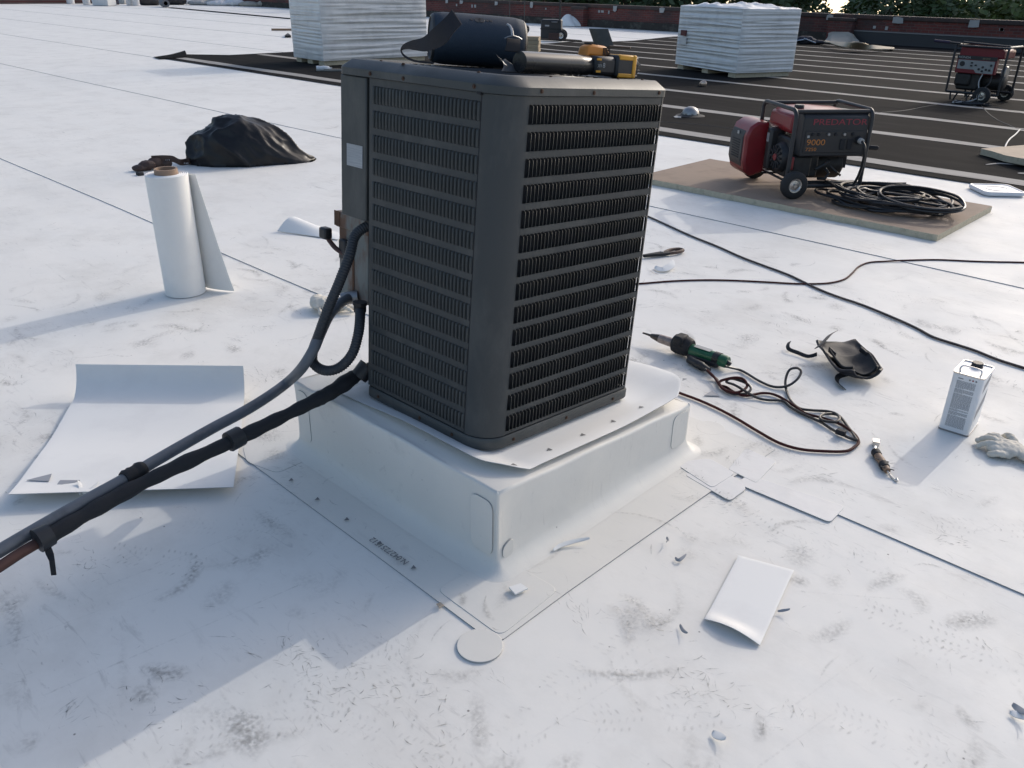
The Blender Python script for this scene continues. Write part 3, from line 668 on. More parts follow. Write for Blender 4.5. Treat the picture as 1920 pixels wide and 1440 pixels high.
b.build('board', [KRAFT, FOAM], ib)
RED = mat('red_paint', (.20, .013, .018), .35, var=.15, vs=8, dirt=(.10, .02, .02), damt=.4, ds=6)
TIRE = mat('tyre_rubber', (.02, .02, .021), .8, var=.2, vs=40)
ORANGE = mat('orange_print', (.45, .17, .04), .6); REDP = mat('red_print', (.25, .03, .045), .6)
PANEL = mat('dark_control_panel', (.022, .021, .022), .5, var=.2, vs=20)
ENG = mat('dark_engine_metal', (.035, .035, .036), .5, metal=.5, var=.5, vs=40, bump=.4)
def hoop(x, W, H, r=.06, z0=.06):
    pts = [(x, 0, z0), (x, 0, H - r)] + [(x, r - r * math.cos(rad(a)), H - r + r * math.sin(rad(a))) for a in (22, 45, 68, 90)]
    pts += [(x, W - r + r * math.sin(rad(a)), H - r + r * math.cos(rad(a))) for a in (0, 22, 45, 68, 90)] + [(x, W, z0)]
    return pts
def wheel(parent, c, R, wd, ax='y'):
    M = T(*c) @ (RX(90) if ax == 'y' else RY(90))
    b = MB(); b.lathe([(R * .52, -wd / 2), (R * .9, -wd / 2), (R, -wd * .3), (R, wd * .3), (R * .9, wd / 2), (R * .52, wd / 2), (R * .52, -wd / 2)], 28, M, caps=False); t = b.build('tyre', TIRE, parent, smooth=True, sharp=50)
    b = MB(); b.lathe([(0, wd * .40), (R * .12, wd * .42), (R * .14, wd * .22), (R * .36, wd * .18), (R * .44, wd * .36), (R * .53, wd * .38), (R * .53, -wd * .38), (0, -wd * .38)], 24, M); b.build('rim', STEEL, t, smooth=True)
    return t
g = thing('portable_generator', 'red and black generator on the tan board, cable coil beside it', 'generator', T(-2.95, 6.22, BT + .004) @ RZ(52))
L, W, H = .62, .60, .65
for x in (0, L):
    b = MB(); b.tube(hoop(x, W, H), .0165, 10); b.build('frame_hoop', BLACK, g, smooth=True)
for y in (.035, W - .035):
    b = MB(); b.tube([(0, y, H - .012), (L, y, H - .012)], .0165, 10); b.build('top_rail', BLACK, g, smooth=True)
for y in (.0, W):
    b = MB(); b.tube([(0, y, .08), (L, y, .08)], .0165, 10); b.build('base_rail', BLACK, g, smooth=True)
b = MB(); b.box((0, .05, .085), (L, .10, .10)); b.box((0, .45, .085), (L, .50, .10)); b.build('cross_plate', BLACK, g)
wheel(g, (.03, -.075, .105), .105, .06); wheel(g, (.03, W + .075, .105), .105, .06)
MB().tube([(.03, -.06, .105), (.03, W + .06, .105)], .01, 8).build('axle', BLACK, g, smooth=True)
b = MB(); b.prism([(.60, .45), (.60, .57), (.56, .615), (.30, .632), (.12, .628), (.04, .59), (.025, .49), (.05, .455)], .13, W - .07, Matrix(((1, 0, 0, 0), (0, 0, 1, 0), (0, 1, 0, 0), (0, 0, 0, 1))))
b.build('fuel_tank', RED, g, bevel=.018, segs=3)
MB().lathe([(0, .03), (.035, .03), (.038, .022), (.038, 0)], 18, T(.16, .3, .625)).build('fuel_cap', BLACK, g, smooth=True)
MB().prism([(.05, 0), (.11, .004), (.12, -.004), (.05, -.012)], 0, .002, T(.0, .12, .60) @ RX(90)).build('tank_badge', PATCHW, g)
# console
b = MB(); b.prism([(.0, .305), (.0, .60), (.03, .625), (.14, .625), (.14, .305)], .07, .605, Matrix(((0, 0, 1, 0), (1, 0, 0, 0), (0, 1, 0, 0), (0, 0, 0, 1)))); con = b.build('console', BLACK, g, bevel=.012)
MB().box((.095, -.006, .335), (.575, .002, .50)).build('control_panel', PANEL, con, bevel=.004)
FM = Matrix(((1, 0, 0, 0), (0, 0, -1, -.0015), (0, 1, 0, 0), (0, 0, 0, 1)))
text_mesh('PREDATOR', .062, 'lettering', REDP, con, T(.14, 0, .545) @ FM, xs=1.42)
FM2 = Matrix(((1, 0, 0, 0), (0, 0, -1, -.0075), (0, 1, 0, 0), (0, 0, 0, 1)))
text_mesh('9000', .062, 'lettering', ORANGE, con, T(.11, 0, .395) @ FM2, xs=1.25)
text_mesh('7250', .035, 'lettering', ORANGE, con, T(.11, 0, .352) @ FM2, xs=1.3)
for k, x in enumerate((.15, .20, .28, .34, .41, .48)):
    MB().lathe([(0, .012), (.010, .012), (.012, .008), (.013, 0)], 14, T(x, -.006, .475) @ RX(90)).build('knob' if k % 2 else 'gauge', (BLACKM, DSTEEL)[k % 2 == 0 and k > 1], con, smooth=True)
for x, hgt in ((.385, .06), (.445, .06)):
    MB().box((x, -.014, .36), (x + .042, -.006, .36 + hgt + .02)).build('socket_cover', BLACKM, con, bevel=.004)
MB().lathe([(0, .03), (.026, .03), (.03, .02), (.03, 0)], 18, T(.535, -.006, .43) @ RX(90)).build('twist_socket', BLACKM, con, smooth=True)
MB().box((.11, -.0085, .45), (.128, -.0062, .468)).build('warning_sticker', PATCHW, con)
# engine on the left end
b = MB(); b.box((.03, .10, .12), (.30, .46, .43)); b.box((.06, .06, .13), (.22, .12, .30)); e_ = b.build('engine', ENG, g, bevel=.02)
b = MB(); b.lathe([(0, .05), (.03, .05), (.032, .042), (.06, .045), (.10, .034), (.118, .0), (.118, -.04)], 30, T(.02, .20, .27) @ RY(-90)); rc = b.build('recoil_cover', BLACK, g, smooth=True, sharp=35)
for k in range(12):
    a = 2 * math.pi * k / 12; MB().box((-.032, -.008, .045), (-.024, .008, .092), T(.0, .20, .27) @ RX(math.degrees(a))).build('vent_slot', BLACKM, rc)
MB().lathe([(0, .056), (.026, .055), (.028, .049)], 16, T(.02, .20, .27) @ RY(-90)).build('recoil_badge', RED, rc, smooth=True)
b = MB(); b.box((-.03, .33, .14), (.10, .41, .47)); fl_ = b.build('air_filter_box', PANEL, g, bevel=.02)
MB().box((-.033, .35, .36), (-.0305, .39, .43)).build('sticker', mat('grey_sticker', (.25, .25, .25), .6), fl_)
b = MB(); prof = [(-.11, .10), (-.13, .18), (-.13, .38), (-.10, .46), (-.04, .50), (.06, .50), (.06, .10), (-.05, .06)]
b.prism([(x_ - .05, z_) for x_, z_ in prof], .45, .78, Matrix(((1, 0, 0, 0), (0, 0, 1, 0), (0, 1, 0, 0), (0, 0, 0, 1)))); mf = b.build('end_shroud', RED, g, bevel=.02)
b = MB(); b.prism([(-.168, .13), (-.188, .19), (-.188, .37), (-.162, .43), (-.14, .43), (-.14, .13)], .50, .765, Matrix(((1, 0, 0, 0), (0, 0, 1, 0), (0, 1, 0, 0), (0, 0, 0, 1)))); mg = b.build('shroud_grille', BLACK, mf, bevel=.01)
for k in range(8): MB().box((-.1925, .55, .20 + k * .02), (-.186, .70, .207 + k * .02)).build('slot', BLACKM, mg)
MB().box((-.186, .60, .385), (-.180, .63, .41), RY(0)).build('emblem', PATCHW, mg)
b = MB(); b.lathe([(0, -.14), (.10, -.14), (.115, -.12), (.115, .10), (.08, .13), (0, .13)], 22, T(.44, .28, .20) @ RY(90)); al = b.build('alternator', ENG, g, smooth=True, sharp=40)
for k in range(7): MB().box((.50 + .0 * k, .18 + k * .028, .18), (.575, .19 + k * .028, .30)).build('cooling_fin', BLACKM, al)
b = MB(); b.box((.02, .02, .20), (.05, .06, .30)); b.build('red_bracket', RED, g, bevel=.006)
MB().box((.016, .015, .225), (.0195, .05, .275)).build('warning_label', PATCHW, g)
b = MB(); b.tube([(.30, .08, .12), (.33, .02, .13), (.36, .03, .17), (.34, .06, .20)], .012, 8); b.tube([(.38, .07, .22), (.42, .02, .18), (.47, .05, .15)], .009, 8); b.tube([(.25, .05, .2), (.32, .04, .24), (.36, .06, .26)], .014, 8); o = b.build('hoses', ENG, g, smooth=True); o['kind'] = 'stuff'
b = MB(); b.tube(spline([(L, .30, .34), (L + .08, .28, .335), (L + .11, .27, .33)], 4), .012, 8); hd = b.build('handle', BLACK, g, smooth=True)
b = MB(); b.tube([(L + .10, .273, .331), (L + .11, .27, .33), (L + .235, .23, .325), (L + .24, .229, .325)], [.013, .019, .019, .014], 10); b.build('grip', BLACKM, hd, smooth=True)
b = MB(); b.tube(spline([(.50, .10, .64), (.53, .09, .625), (.575, .06, .59)], 4), .005, 6); b.build('handle_spring', STEEL, g, smooth=True)
b = MB(); b.tube([(.535, -.03, .43), (.535, -.065, .43)], [.024, .02], 12); pg = b.build('plug', PATCHW, g, smooth=True)
# coil of black cable on the board
CORD = mat('black_rubber_cord', (.016, .016, .018), .42, var=.2, vs=60)
cc = thing('cable_coil', 'heap of coiled black power cable lying on the tan board', 'cable', T(-2.23, 6.52, BT + .004))
rc_ = random.Random(11); pts = []
for k in range(15 * 14):
    a = 2 * math.pi * k / 14; lay = k / (15 * 14)
    rx = .36 + .09 * math.sin(k * .41) + rc_.uniform(-.03, .03); ry = .24 + .06 * math.sin(k * .29 + 1) + rc_.uniform(-.03, .03)
    ox = .10 * math.sin(k * .09); oy = .06 * math.cos(k * .07)
    pts.append((ox + rx * math.cos(a), oy + ry * math.sin(a), .014 + .085 * lay + .012 * math.sin(k * 1.3) + rc_.uniform(0, .012)))
b = MB(); b.tube(spline(pts, 4), .0105, 7); b.build('coiled_cable', CORD, cc, smooth=True)
lp = []
for k in range(26):
    a = 2 * math.pi * k / 13; lp.append((.22 + .3 * math.cos(a + .3) + .01 * k / 26, -.06 + .2 * math.sin(a + .3), .10 + .03 * math.sin(a) + .02 * (k > 13)))
b = MB(); b.tube(spline(lp, 4), .0105, 7); b.build('loose_loop', CORD, cc, smooth=True)
wg = T(-2.95, 6.22, BT + .004) @ RZ(52); ci = T(-2.23, 6.52, BT + .004).inverted()
f_ = [ci @ (wg @ Vector(p)) for p in ((.535, -.06, .43), (.545, -.10, .39), (.56, -.09, .28), (.56, -.06, .16), (.52, -.05, .05))] + [Vector(p) for p in ((-.30, -.10, .03), (-.36, -.22, .02), (-.25, -.30, .02), (-.08, -.30, .03), (.1, -.2, .05))]
b = MB(); b.tube(spline(f_, 6), .0105, 8); b.build('feed_cable', CORD, cc, smooth=True)
b = MB(); b.tube([(-.12, .30, .10), (-.03, .33, .11)], .022, 12); b.build('connector_body', BLACK, cc, smooth=True)
MB().tube([(-.16, .286, .098), (-.12, .30, .10)], .023, 12).build('connector_ring', PATCHW, cc, smooth=True)

# ------------------------------------------------------------------ second generator
RED2 = mat('worn_dark_red_paint', (.16, .012, .02), .5, var=.2, vs=8)
GPAN = mat('grey_instrument_panel', (.26, .27, .27), .5, var=.12, vs=12)
g2 = thing('portable_generator', 'older red generator with pale grey panel on the black roof at right', 'generator', T(-4.42, 14.22, .011) @ RZ(-4))
L, W, H, ZF = .74, .56, .78, .13
for x in (0, L):
    b = MB(); b.tube(hoop(x, W, H, .05, ZF), .017, 8); b.build('frame_hoop', BLACK, g2, smooth=True)
for y in (.03, W - .03):
    b = MB(); b.tube([(0, y, H - .01), (L, y, H - .01)], .017, 8); b.build('top_rail', BLACK, g2, smooth=True)
for y in (0, W):
    b = MB(); b.tube([(.0, y, ZF), (L, y, ZF)], .017, 8); b.build('base_rail', BLACK, g2, smooth=True)
for x, y in ((.12, 0), (.36, 0), (.12, W)):
    b = MB(); b.tube([(x - .05, y, ZF), (x - .03, y, .012), (x + .01, y, .012), (x + .06, y, ZF)], .013, 8); b.build('support_foot', BLACK, g2, smooth=True)
b = MB(); b.prism([(.05, .62), (.05, .74), (.09, .765), (.64, .755), (.68, .72), (.68, .62)], .06, W - .06, Matrix(((1, 0, 0, 0), (0, 0, 1, 0), (0, 1, 0, 0), (0, 0, 0, 1)))); b.build('fuel_tank', RED2, g2, bevel=.015)
b = MB(); b.box((.06, -.004, .40), (.62, .10, .625)); co = b.build('console', RED2, g2, bevel=.01)
MB().box((.06, -.012, .595), (.62, -.0045, .645)).build('name_strip', BLACK, co)
b = MB(); b.prism([(.085, .46), (.085, .585), (.60, .585), (.60, .415), (.37, .415), (.33, .46)], .0, .008, Matrix(((1, 0, 0, 0), (0, 0, 1, -.013), (0, 1, 0, 0), (0, 0, 0, 1)))); ip = b.build('instrument_panel', GPAN, co)
F3 = Matrix(((1, 0, 0, 0), (0, 0, -1, -.0125), (0, 1, 0, 0), (0, 0, 0, 1)))
text_mesh('HONDA', .042, 'lettering', PATCHW, co, T(.08, 0, .606) @ F3, xs=1.1)
text_mesh('EB10000', .03, 'lettering', mat('dull_gold_print', (.25, .2, .12), .6), co, T(.42, 0, .608) @ F3)
MB().lathe([(0, .01), (.034, .01), (.036, 0)], 20, T(.15, -.013, .53) @ RX(90)).build('volt_meter', BLACK, ip, smooth=True)
for x, z in ((.27, .55), (.27, .51), (.33, .52)): MB().box((x, -.02, z - .010), (x + .03, -.0135, z + .010)).build('switch', BLACKM, ip)
for x, z in ((.40, .47), (.45, .445), (.45, .50), (.50, .47), (.55, .465), (.56, .53)): MB().lathe([(0, .012), (.015, .012), (.016, 0)], 12, T(x, -.013, z) @ RX(90)).build('outlet', BLACK, ip, smooth=True)
b = MB(); b.box((.09, .06, .16), (.42, .45, .44)); b.box((.07, .02, .22), (.30, .10, .40)); b.build('engine', ENG, g2, bevel=.03)
b = MB(); b.lathe([(0, -.16), (.11, -.16), (.13, -.13), (.13, .12), (.09, .15), (0, .15)], 20, T(.56, .28, .30) @ RY(90)); b.build('alternator', ENG, g2, smooth=True)
b = MB(); b.lathe([(0, .02), (.09, .02), (.10, .0), (.10, -.03)], 24, T(.68, .28, .42) @ RY(90)); b.build('end_cover', DSTEEL, g2, smooth=True)
wheel(g2, (.56, -.09, .12), .12, .07); wheel(g2, (.62, W + .10, .12), .12, .08)
b = MB(); b.tube([(.05, .02, H + .02), (-.25, -.02, H + .035)], .016, 8); hd = b.build('handle', BLACK, g2, smooth=True)
b = MB(); b.tube([(-.32, -.03, H + .04), (-.1, .0, H + .03)], .021, 10); b.build('grip', mat('dark_violet_grip', (.03, .02, .05), .6), hd, smooth=True)
b = MB(); b.tube([(.0, .25, H + .03), (.70, .2, H + .005)], .016, 8); b.build('handle', BLACK, g2, smooth=True)
MB().box((.55, .1, .70), (.66, .104, .75)).build('pale_label', PATCHW, g2)

# ------------------------------------------------------------------ extension cords and wires on the roof
CORDR = mat('dark_red_cord', (.05, .012, .012), .7, spec=.2, var=.3, vs=60)
GREYW = mat('pale_grey_wire', (.4, .4, .4), .6)
def cord(name, label, pts, r, m, cat='cord', lift=.0, group=None):
    P = [G(p[0], p[1], (p[2] if len(p) > 2 else 0) + r + surf(0, G(p[0], p[1]).y)) for p in pts]
    o = thing(name, label, cat, T(*P[0])); I = T(*P[0]).inverted()
    b = MB(); b.tube([I @ q for q in spline(P, 7)], r, 8); b.build('cable', m, o, smooth=True)
    return o
cord('extension_cord', 'thick black extension cord crossing the roof to the right edge', ((1190, 395), (1225, 410), (1262, 427), (1300, 444), (1345, 462), (1390, 482), (1432, 498), (1480, 516), (1530, 540), (1570, 556), (1612, 570), (1650, 585), (1690, 602), (1722, 617), (1750, 632), (1790, 645), (1830, 658), (1870, 674), (1920, 690), (1990, 712)), .0065, mat('brown_black_cord', (.03, .018, .018), .45))
cord('extension_cord', 'thin dark red cord running from the unit to the right edge', ((1180, 533), (1210, 531), (1260, 527), (1320, 525), (1380, 526), (1440, 529), (1500, 532), (1550, 531), (1582, 524), (1598, 512), (1610, 500), (1630, 492), (1660, 490), (1700, 488), (1760, 487), (1830, 490), (1920, 492), (2000, 494)), .0052, CORDR)
WR = mat('thin_black_wire', (.02, .02, .022), .6)
cord('power_wire', 'thin black wire across the black roof left of the generators', ((1225, 228), (1260, 230), (1310, 234), (1360, 240), (1395, 244)), .006, WR)
cord('power_wire', 'twisted wire running from behind the near generator to the far one', ((1628, 213), (1660, 211), (1700, 207), (1735, 200), (1762, 196), (1785, 194), (1800, 193), (1830, 199)), .008, mat('grey_brown_wire', (.10, .09, .08), .7))
cord('power_wire', 'dark wire from the far generator down to the white wire', ((1840, 198), (1848, 208), (1858, 217), (1872, 226), (1890, 234), (1906, 241), (1925, 245)), .008, WR)
cord('power_wire', 'dark wire from the far generator to the right edge', ((1850, 201), (1870, 202), (1890, 207), (1925, 215)), .008, WR)
cord('white_wire', 'short pale wire curving onto the broken board at right edge', ((1912, 243), (1904, 252), (1894, 260), (1888, 268), (1884, 277)), .009, GREYW)
rt = thing('wire_tangle', 'small tangle of wires and plugs in front of the far generator', 'wires', T(-3.95, 13.95, .011))
for k in range(7):
    q = random.Random(40 + k); pp = [(q.uniform(-.25, .25), q.uniform(-.12, .12), .012 + .02 * (j % 2)) for j in range(6)]
    b = MB(); b.tube(spline(pp, 5), .008, 6); b.build('wire', (WR, CORD, GREYW)[k % 3 if k != 2 else 0], rt, smooth=True)
b = MB(); b.tube(spline([(.02, .27, .48), (-.02, .2, .3), (.05, .12, .1), (-.1, .02, .02), (-.2, -.05, .015)], 6), .008, 6); b.build('wire', GREYW, rt, smooth=True)
b = MB(); b.tube(spline([(.10, .27, .48), (.13, .2, .3), (.04, .1, .15), (.12, .0, .02), (.3, -.03, .015)], 6), .008, 6); b.build('wire', WR, rt, smooth=True)

# ------------------------------------------------------------------ heat gun and its tangled cords
gA, gB = G(1205, 630, .032), G(1366, 684, .032)
gx = (gB - gA).normalized(); ang = math.degrees(math.atan2(gx.y, gx.x)); GL = (gB - gA).length
hg = thing('hot_air_welder', 'green and black hot air welding gun lying by the curb', 'heat gun', T(gA.x, gA.y, .006) @ RZ(ang))
k_ = GL / .48
GREEN = mat('green_plastic', (.012, .10, .05), .4, var=.1, vs=20)
def ax(prof, name, m, zc=.04, sx=1, sq=1.0, par=None):
    b = MB(); n = 20; vs = []
    for x, r in prof:
        for j in range(n):
            a = 2 * math.pi * j / n; vs.append((x * k_, r * math.cos(a) * sq, zc + r * math.sin(a)))
    fs = [(i * n + j, i * n + (j + 1) % n, (i + 1) * n + (j + 1) % n, (i + 1) * n + j) for i in range(len(prof) - 1) for j in range(n)] + [tuple(range(n))[::-1], tuple((len(prof) - 1) * n + j for j in range(n))]
    b.add(vs, fs); return b.build(name, m, par or hg, smooth=True, sharp=40)
ax([(0, .004), (.045, .006), (.05, .010), (.09, .018), (.105, .019)], 'nozzle', mat('burnt_nozzle', (.06, .05, .045), .5, metal=.7, var=.4, vs=60), .042)
ht = ax([(.10, .0205), (.165, .022), (.185, .022)], 'heater_tube', mat('worn_heater_tube', (.30, .25, .23), .5, metal=.6, var=.5, vs=60, dirt=(.05, .045, .04), damt=.8, ds=50), .042)
ax([(.18, .03), (.188, .042), (.21, .047), (.25, .046), (.272, .041), (.28, .034)], 'guard_head', BLACKM, .047)
MB().box((.20 * k_, -.05, .055), (.25 * k_, .02, .10), None).build('guard_block', BLACKM, hg, bevel=.01)
ax([(.27, .030), (.40, .029), (.465, .028), (.475, .025)], 'handle', GREEN, .036)
b = MB(); b.box((.275 * k_, -.033, .004), (.44 * k_, .033, .030)); b.build('handle_underside', BLACK, hg, bevel=.008)
ax([(.405, .0315), (.435, .0315)], 'handle_collar', BLACK, .036)
MB().box((.30 * k_, -.018, .0655), (.385 * k_, .012, .0668)).build('label', PATCHW, hg, bevel=.003)
MB().tube([(.47 * k_, 0, .036), (.49 * k_, .002, .03)], [.012, .009], 10).build('strain_relief', BLACK, hg, smooth=True)
gc = thing('welder_cord', 'looping black cord leaving the back of the heat gun', 'cord', T(gB.x, gB.y, .006)); I = T(gB.x, gB.y, .006).inverted()
def gp(l, r, base=0): return [I @ G(p[0], p[1], r + .006 + (p[2] if len(p) > 2 else 0)) for p in l]
b = MB(); b.tube(spline(gp(((1360, 687, .022), (1385, 693), (1400, 700), (1425, 715), (1450, 725), (1475, 724, .01), (1494, 712, .03), (1502, 697, .05), (1494, 690, .06), (1480, 694, .05), (1473, 712, .02), (1474, 730), (1482, 750), (1498, 765), (1520, 769), (1550, 771), (1568, 776, .01), (1574, 785, .012), (1565, 791, .014), (1545, 789, .012), (1537, 782, .01), (1548, 776, .006), (1572, 779), (1590, 800), (1608, 826)), .0055), 7), .0055, 8); b.build('cable', CORD, gc, smooth=True)
b = MB(); b.tube(spline(gp(((1608, 826), (1590, 820), (1560, 805), (1540, 792), (1510, 778), (1485, 765), (1468, 752), (1440, 750), (1420, 746), (1400, 735, .015), (1378, 722, .02), (1362, 716, .015), (1372, 710, .02), (1398, 718, .02), (1408, 728, .01), (1398, 738), (1372, 738), (1352, 726), (1345, 712), (1335, 704, .01), (1322, 692, .02)), .0055), 7), .0055, 8); b.build('cable', CORD, gc, smooth=True)
rcx = thing('extension_cord', 'dark red cord plugged into the heat gun cord, sweeping round from behind the curb', 'cord', T(*G(1270, 735)[:2], .006)); I = T(*G(1270, 735)[:2], .006).inverted()
b = MB(); b.tube(spline(gp(((1225, 715), (1270, 735), (1310, 750), (1350, 768), (1385, 787), (1420, 808), (1460, 830), (1500, 842), (1545, 846), (1585, 846), (1602, 838), (1610, 828), (1600, 812), (1575, 795), (1540, 783), (1510, 775), (1485, 758), (1455, 741), (1430, 737), (1400, 742), (1378, 736), (1362, 726), (1350, 722, .01), (1352, 714, .02), (1378, 708, .03), (1395, 712, .03), (1400, 726, .01), (1380, 736, .01), (1355, 728, .01), (1340, 708, .012), (1326, 694, .02)), .0057), 7), .0057, 8); b.build('cable', CORDR, rcx, smooth=True)
b = MB(); q1, q2 = gp(((1330, 694, .012), (1292, 674, .012)), .006); b.tube([q1, q1.lerp(q2, .3), q1.lerp(q2, .35), q2], [.011, .017, .02, .018], 10); b.build('plug', BLACK, rcx, smooth=True)
b = MB(); q1 = gp(((1577, 815, .0),), .006)[0]; b.box((-.02, -.012, 0), (.015, .012, .02), T(*q1)); b.build('tie', BLACKM, rcx, bevel=.003)

# ------------------------------------------------------------------ black knee pad with straps
kp = thing('knee_pad', 'black knee pad with loose straps lying on the roof', 'knee pad', T(*G(1585, 690)[:2], .006) @ RZ(47) @ Matrix.Scale(.82, 4))
RUB = mat('black_rubber_foam', (.014, .014, .018), .6, var=.25, vs=30, bump=.15)
def shell(u, v):
    x = -.17 + .40 * v; wd = .115 + .018 * math.sin(v * 3.0); a = (u - .5) * math.pi * .86
    lift = .105 * (1 - v) ** 1.5
    cup = sm(.72, 1.0, v)
    return (math.sin(a) * wd * (1 - .38 * cup ** 2), -x, .010 + .058 * (1 - math.cos(a)) * (.35 + .65 * sm(0, .5, v)) + lift * .6 + .03 * cup ** 2 + .010 * mnoise.noise(Vector((u * 4, v * 5, 2))))
b = MB(); b.grid(shell, 18, 22); b.build('shell', RUB, kp, smooth=True, solid=.012)
b = MB(); b.grid(lambda u, v: (lambda p: (p[0] * .8, p[1] * .9 - .01, p[2] + .014))(shell(u, .35 + .6 * v)), 14, 14); b.build('foam_liner', BLACKM, kp, smooth=True, solid=.01)
for sx in (-1, 1):
    b = MB(); b.box((sx * .088 - .006, -.03, .07), (sx * .088 + .006, .05, .10)); b.build('strap_slot', RUB, kp, bevel=.004)
KI = kp.matrix_world.inverted()
def ribbon(parent, path, wd, m, name, th=.003):
    P = [Vector(p) for p in spline(path, 6)]; n = len(P); vs = []
    for i, p in enumerate(P):
        t = (P[min(i + 1, n - 1)] - P[max(i - 1, 0)]).normalized(); s = t.cross(Vector((0, 0, 1)))
        if s.length < .05: s = Vector((1, 0, 0))
        s.normalize(); s = (s * .75 + Vector((0, 0, .65))).normalized()
        vs += [p - s * wd / 2, p + s * wd / 2]
    b = MB(); b.add(vs, [(2 * i, 2 * i + 1, 2 * i + 3, 2 * i + 2) for i in range(n - 1)]); return b.build(name, m, parent, smooth=True, solid=th)
kpl = lambda px, py, z: KI @ G(px, py, z)
ribbon(kp, [kpl(1532, 664, .03), kpl(1515, 668, .015), kpl(1495, 661, .015), kpl(1480, 655, .018), kpl(1477, 648, .025), kpl(1480, 641, .03)], .022, BLACKM, 'strap')
ribbon(kp, [kpl(1590, 700, .02), kpl(1572, 706, .012), kpl(1570, 716, .012), kpl(1583, 728, .012)], .03, BLACKM, 'strap')
ribbon(kp, [kpl(1532, 652, .10), kpl(1545, 640, .11), kpl(1556, 628, .10), kpl(1566, 622, .08)], .035, RUB, 'strap')

# ------------------------------------------------------------------ solvent can
cb = G(1757.9, 804.3); cc2 = G(1814.3, 821.8); ca = math.degrees(math.atan2(cc2.y - cb.y, cc2.x - cb.x))
can = thing('solvent_can', 'tall white rectangular metal can with printed text and wire handle', 'can', T(cb.x, cb.y, .004) @ RZ(ca))
CW, CD, CH = .108, .150, .246
CANW = mat('white_tinplate', (.72, .74, .76), .35, var=.03, vs=6)
b = MB(); ro = rrect(0, CW, 0, CD, .012, 5); loft(b, [[(x, y, z) for x, y in ro] for z in (.004, CH - .004)]); body = b.build('body', CANW, can, smooth=True, sharp=50)
b = MB(); ro2 = rrect(-.0015, CW + .0015, -.0015, CD + .0015, .0135, 5); ro3 = rrect(.003, CW - .003, .003, CD - .003, .009, 5)
loft(b, [[(x, y, z) for x, y in r_] for r_, z in ((ro2, 0), (ro2, .005))]); b.build('bottom_rim', DSTEEL, can, smooth=True, sharp=50)
b = MB(); loft(b, [[(x, y, z) for x, y in r_] for r_, z in ((ro2, CH - .006), (ro2, CH), (ro3, CH), (ro3, CH - .005))]); b.build('lid', STEEL, can, smooth=True, sharp=50)
b = MB(); b.lathe([(0, .018), (.018, .018), (.020, .015), (.020, .003), (.024, 0)], 20, T(CW * .5, CD * .78, CH - .005)); b.build('screw_cap', BLACK, can, smooth=True)
b = MB(); b.tube(spline([(CW * .18, .02, CH - .004), (CW * .16, .02, CH + .012), (CW * .26, .026, CH + .022), (CW * .74, .026, CH + .022), (CW * .84, .02, CH + .012), (CW * .82, .02, CH - .004)], 5), .0028, 7); b.build('wire_handle', STEEL, can, smooth=True)
TXT = mat('grey_fine_print', (.20, .21, .23), .6)
rt_ = random.Random(8); z = .215
b = MB()
while z > .022:
    gap = rt_.random() < .12; x = .020; xe = .086 if not gap else .05
    while x < xe:
        wl_ = rt_.uniform(.004, .011); b.add([(x, -.0006, z), (min(xe, x + wl_), -.0006, z), (min(xe, x + wl_), -.0006, z + .0014), (x, -.0006, z + .0014)], [(0, 1, 2, 3)]); x += wl_ + .0014
    z -= .0029 if not gap else .0048
o = b.build('fine_print', TXT, body); o['kind'] = 'stuff'
MB().box((.022, -.0009, .224), (.040, -.0002, .227)).build('heading_print', INK, body)
for k, cm in enumerate((INK, REDP, INK)):
    x = .062 + k * .011; MB().add([(x, -.0008, .2235), (x + .004, -.0008, .2275), (x, -.0008, .2315), (x - .004, -.0008, .2275)], [(0, 1, 2, 3)]).build('hazard_symbol', cm, body)
b = MB(); b.add([(CW + .0006, .02, .06), (CW + .0006, .13, .11), (CW + .0006, .13, .16), (CW + .0006, .02, .10)], [(0, 1, 2, 3)]); b.build('printed_band', TPO_BACK, body)
b = MB(); b.add([(CW + .0006, .04, .17), (CW + .0006, .13, .20), (CW + .0006, .13, .225), (CW + .0006, .04, .205)], [(0, 1, 2, 3)]); b.build('printed_band', TPO_BACK, body)
# ------------------------------------------------------------------ seam roller
s0, s1, s2 = G(1643, 832, .012), G(1663, 876, .014), G(1683, 901, .01)
sr = thing('seam_roller', 'hand seam roller with taped wooden handle in front of the can', 'roller', T(s0.x, s0.y, .004)); I = T(s0.x, s0.y, .004).inverted()
P = [I @ G(1640, 845, .02), I @ G(1648, 858, .018), I @ G(1658, 872, .018), I @ G(1664, 883, .017)]
WOOD = mat('worn_wood', (.22, .14, .09), .6, var=.3, vs=40)
b = MB(); b.tube(P, [.012, .0145, .014, .011], 12); b.build('handle', WOOD, sr, smooth=True)
for t in (.15, .75):
    q = P[0].lerp(P[3], t); d = (P[3] - P[0]).normalized()
    b = MB(); b.tube([q - d * .014, q - d * .012, q + d * .012, q + d * .014], [.012, .0165, .016, .012], 10); b.build('tape_wrap', BLACKM, sr, smooth=True)
b = MB(); q = P[3]; b.tube(spline([q, I @ G(1668, 890, .012), I @ G(1674, 897, .006), I @ G(1682, 902, .008), I @ G(1681, 897, .012)], 5), .004, 8); b.build('hook', STEEL, sr, smooth=True)
b = MB(); q = P[0]; b.tube([q, I @ G(1641, 838, .02)], .005, 8); b.box((-.012, -.004, -.006), (.012, .022, .014), T(*(I @ G(1642, 834, .016))) @ RZ(25)); b.build('fork', STEEL, sr)
b = MB(); b.lathe([(0, -.012), (.012, -.012), (.012, .012), (0, .012)], 16, T(*(I @ G(1643, 828, .016))) @ RZ(25) @ RY(90)); b.build('wheel', STEEL, sr, smooth=True, sharp=40)
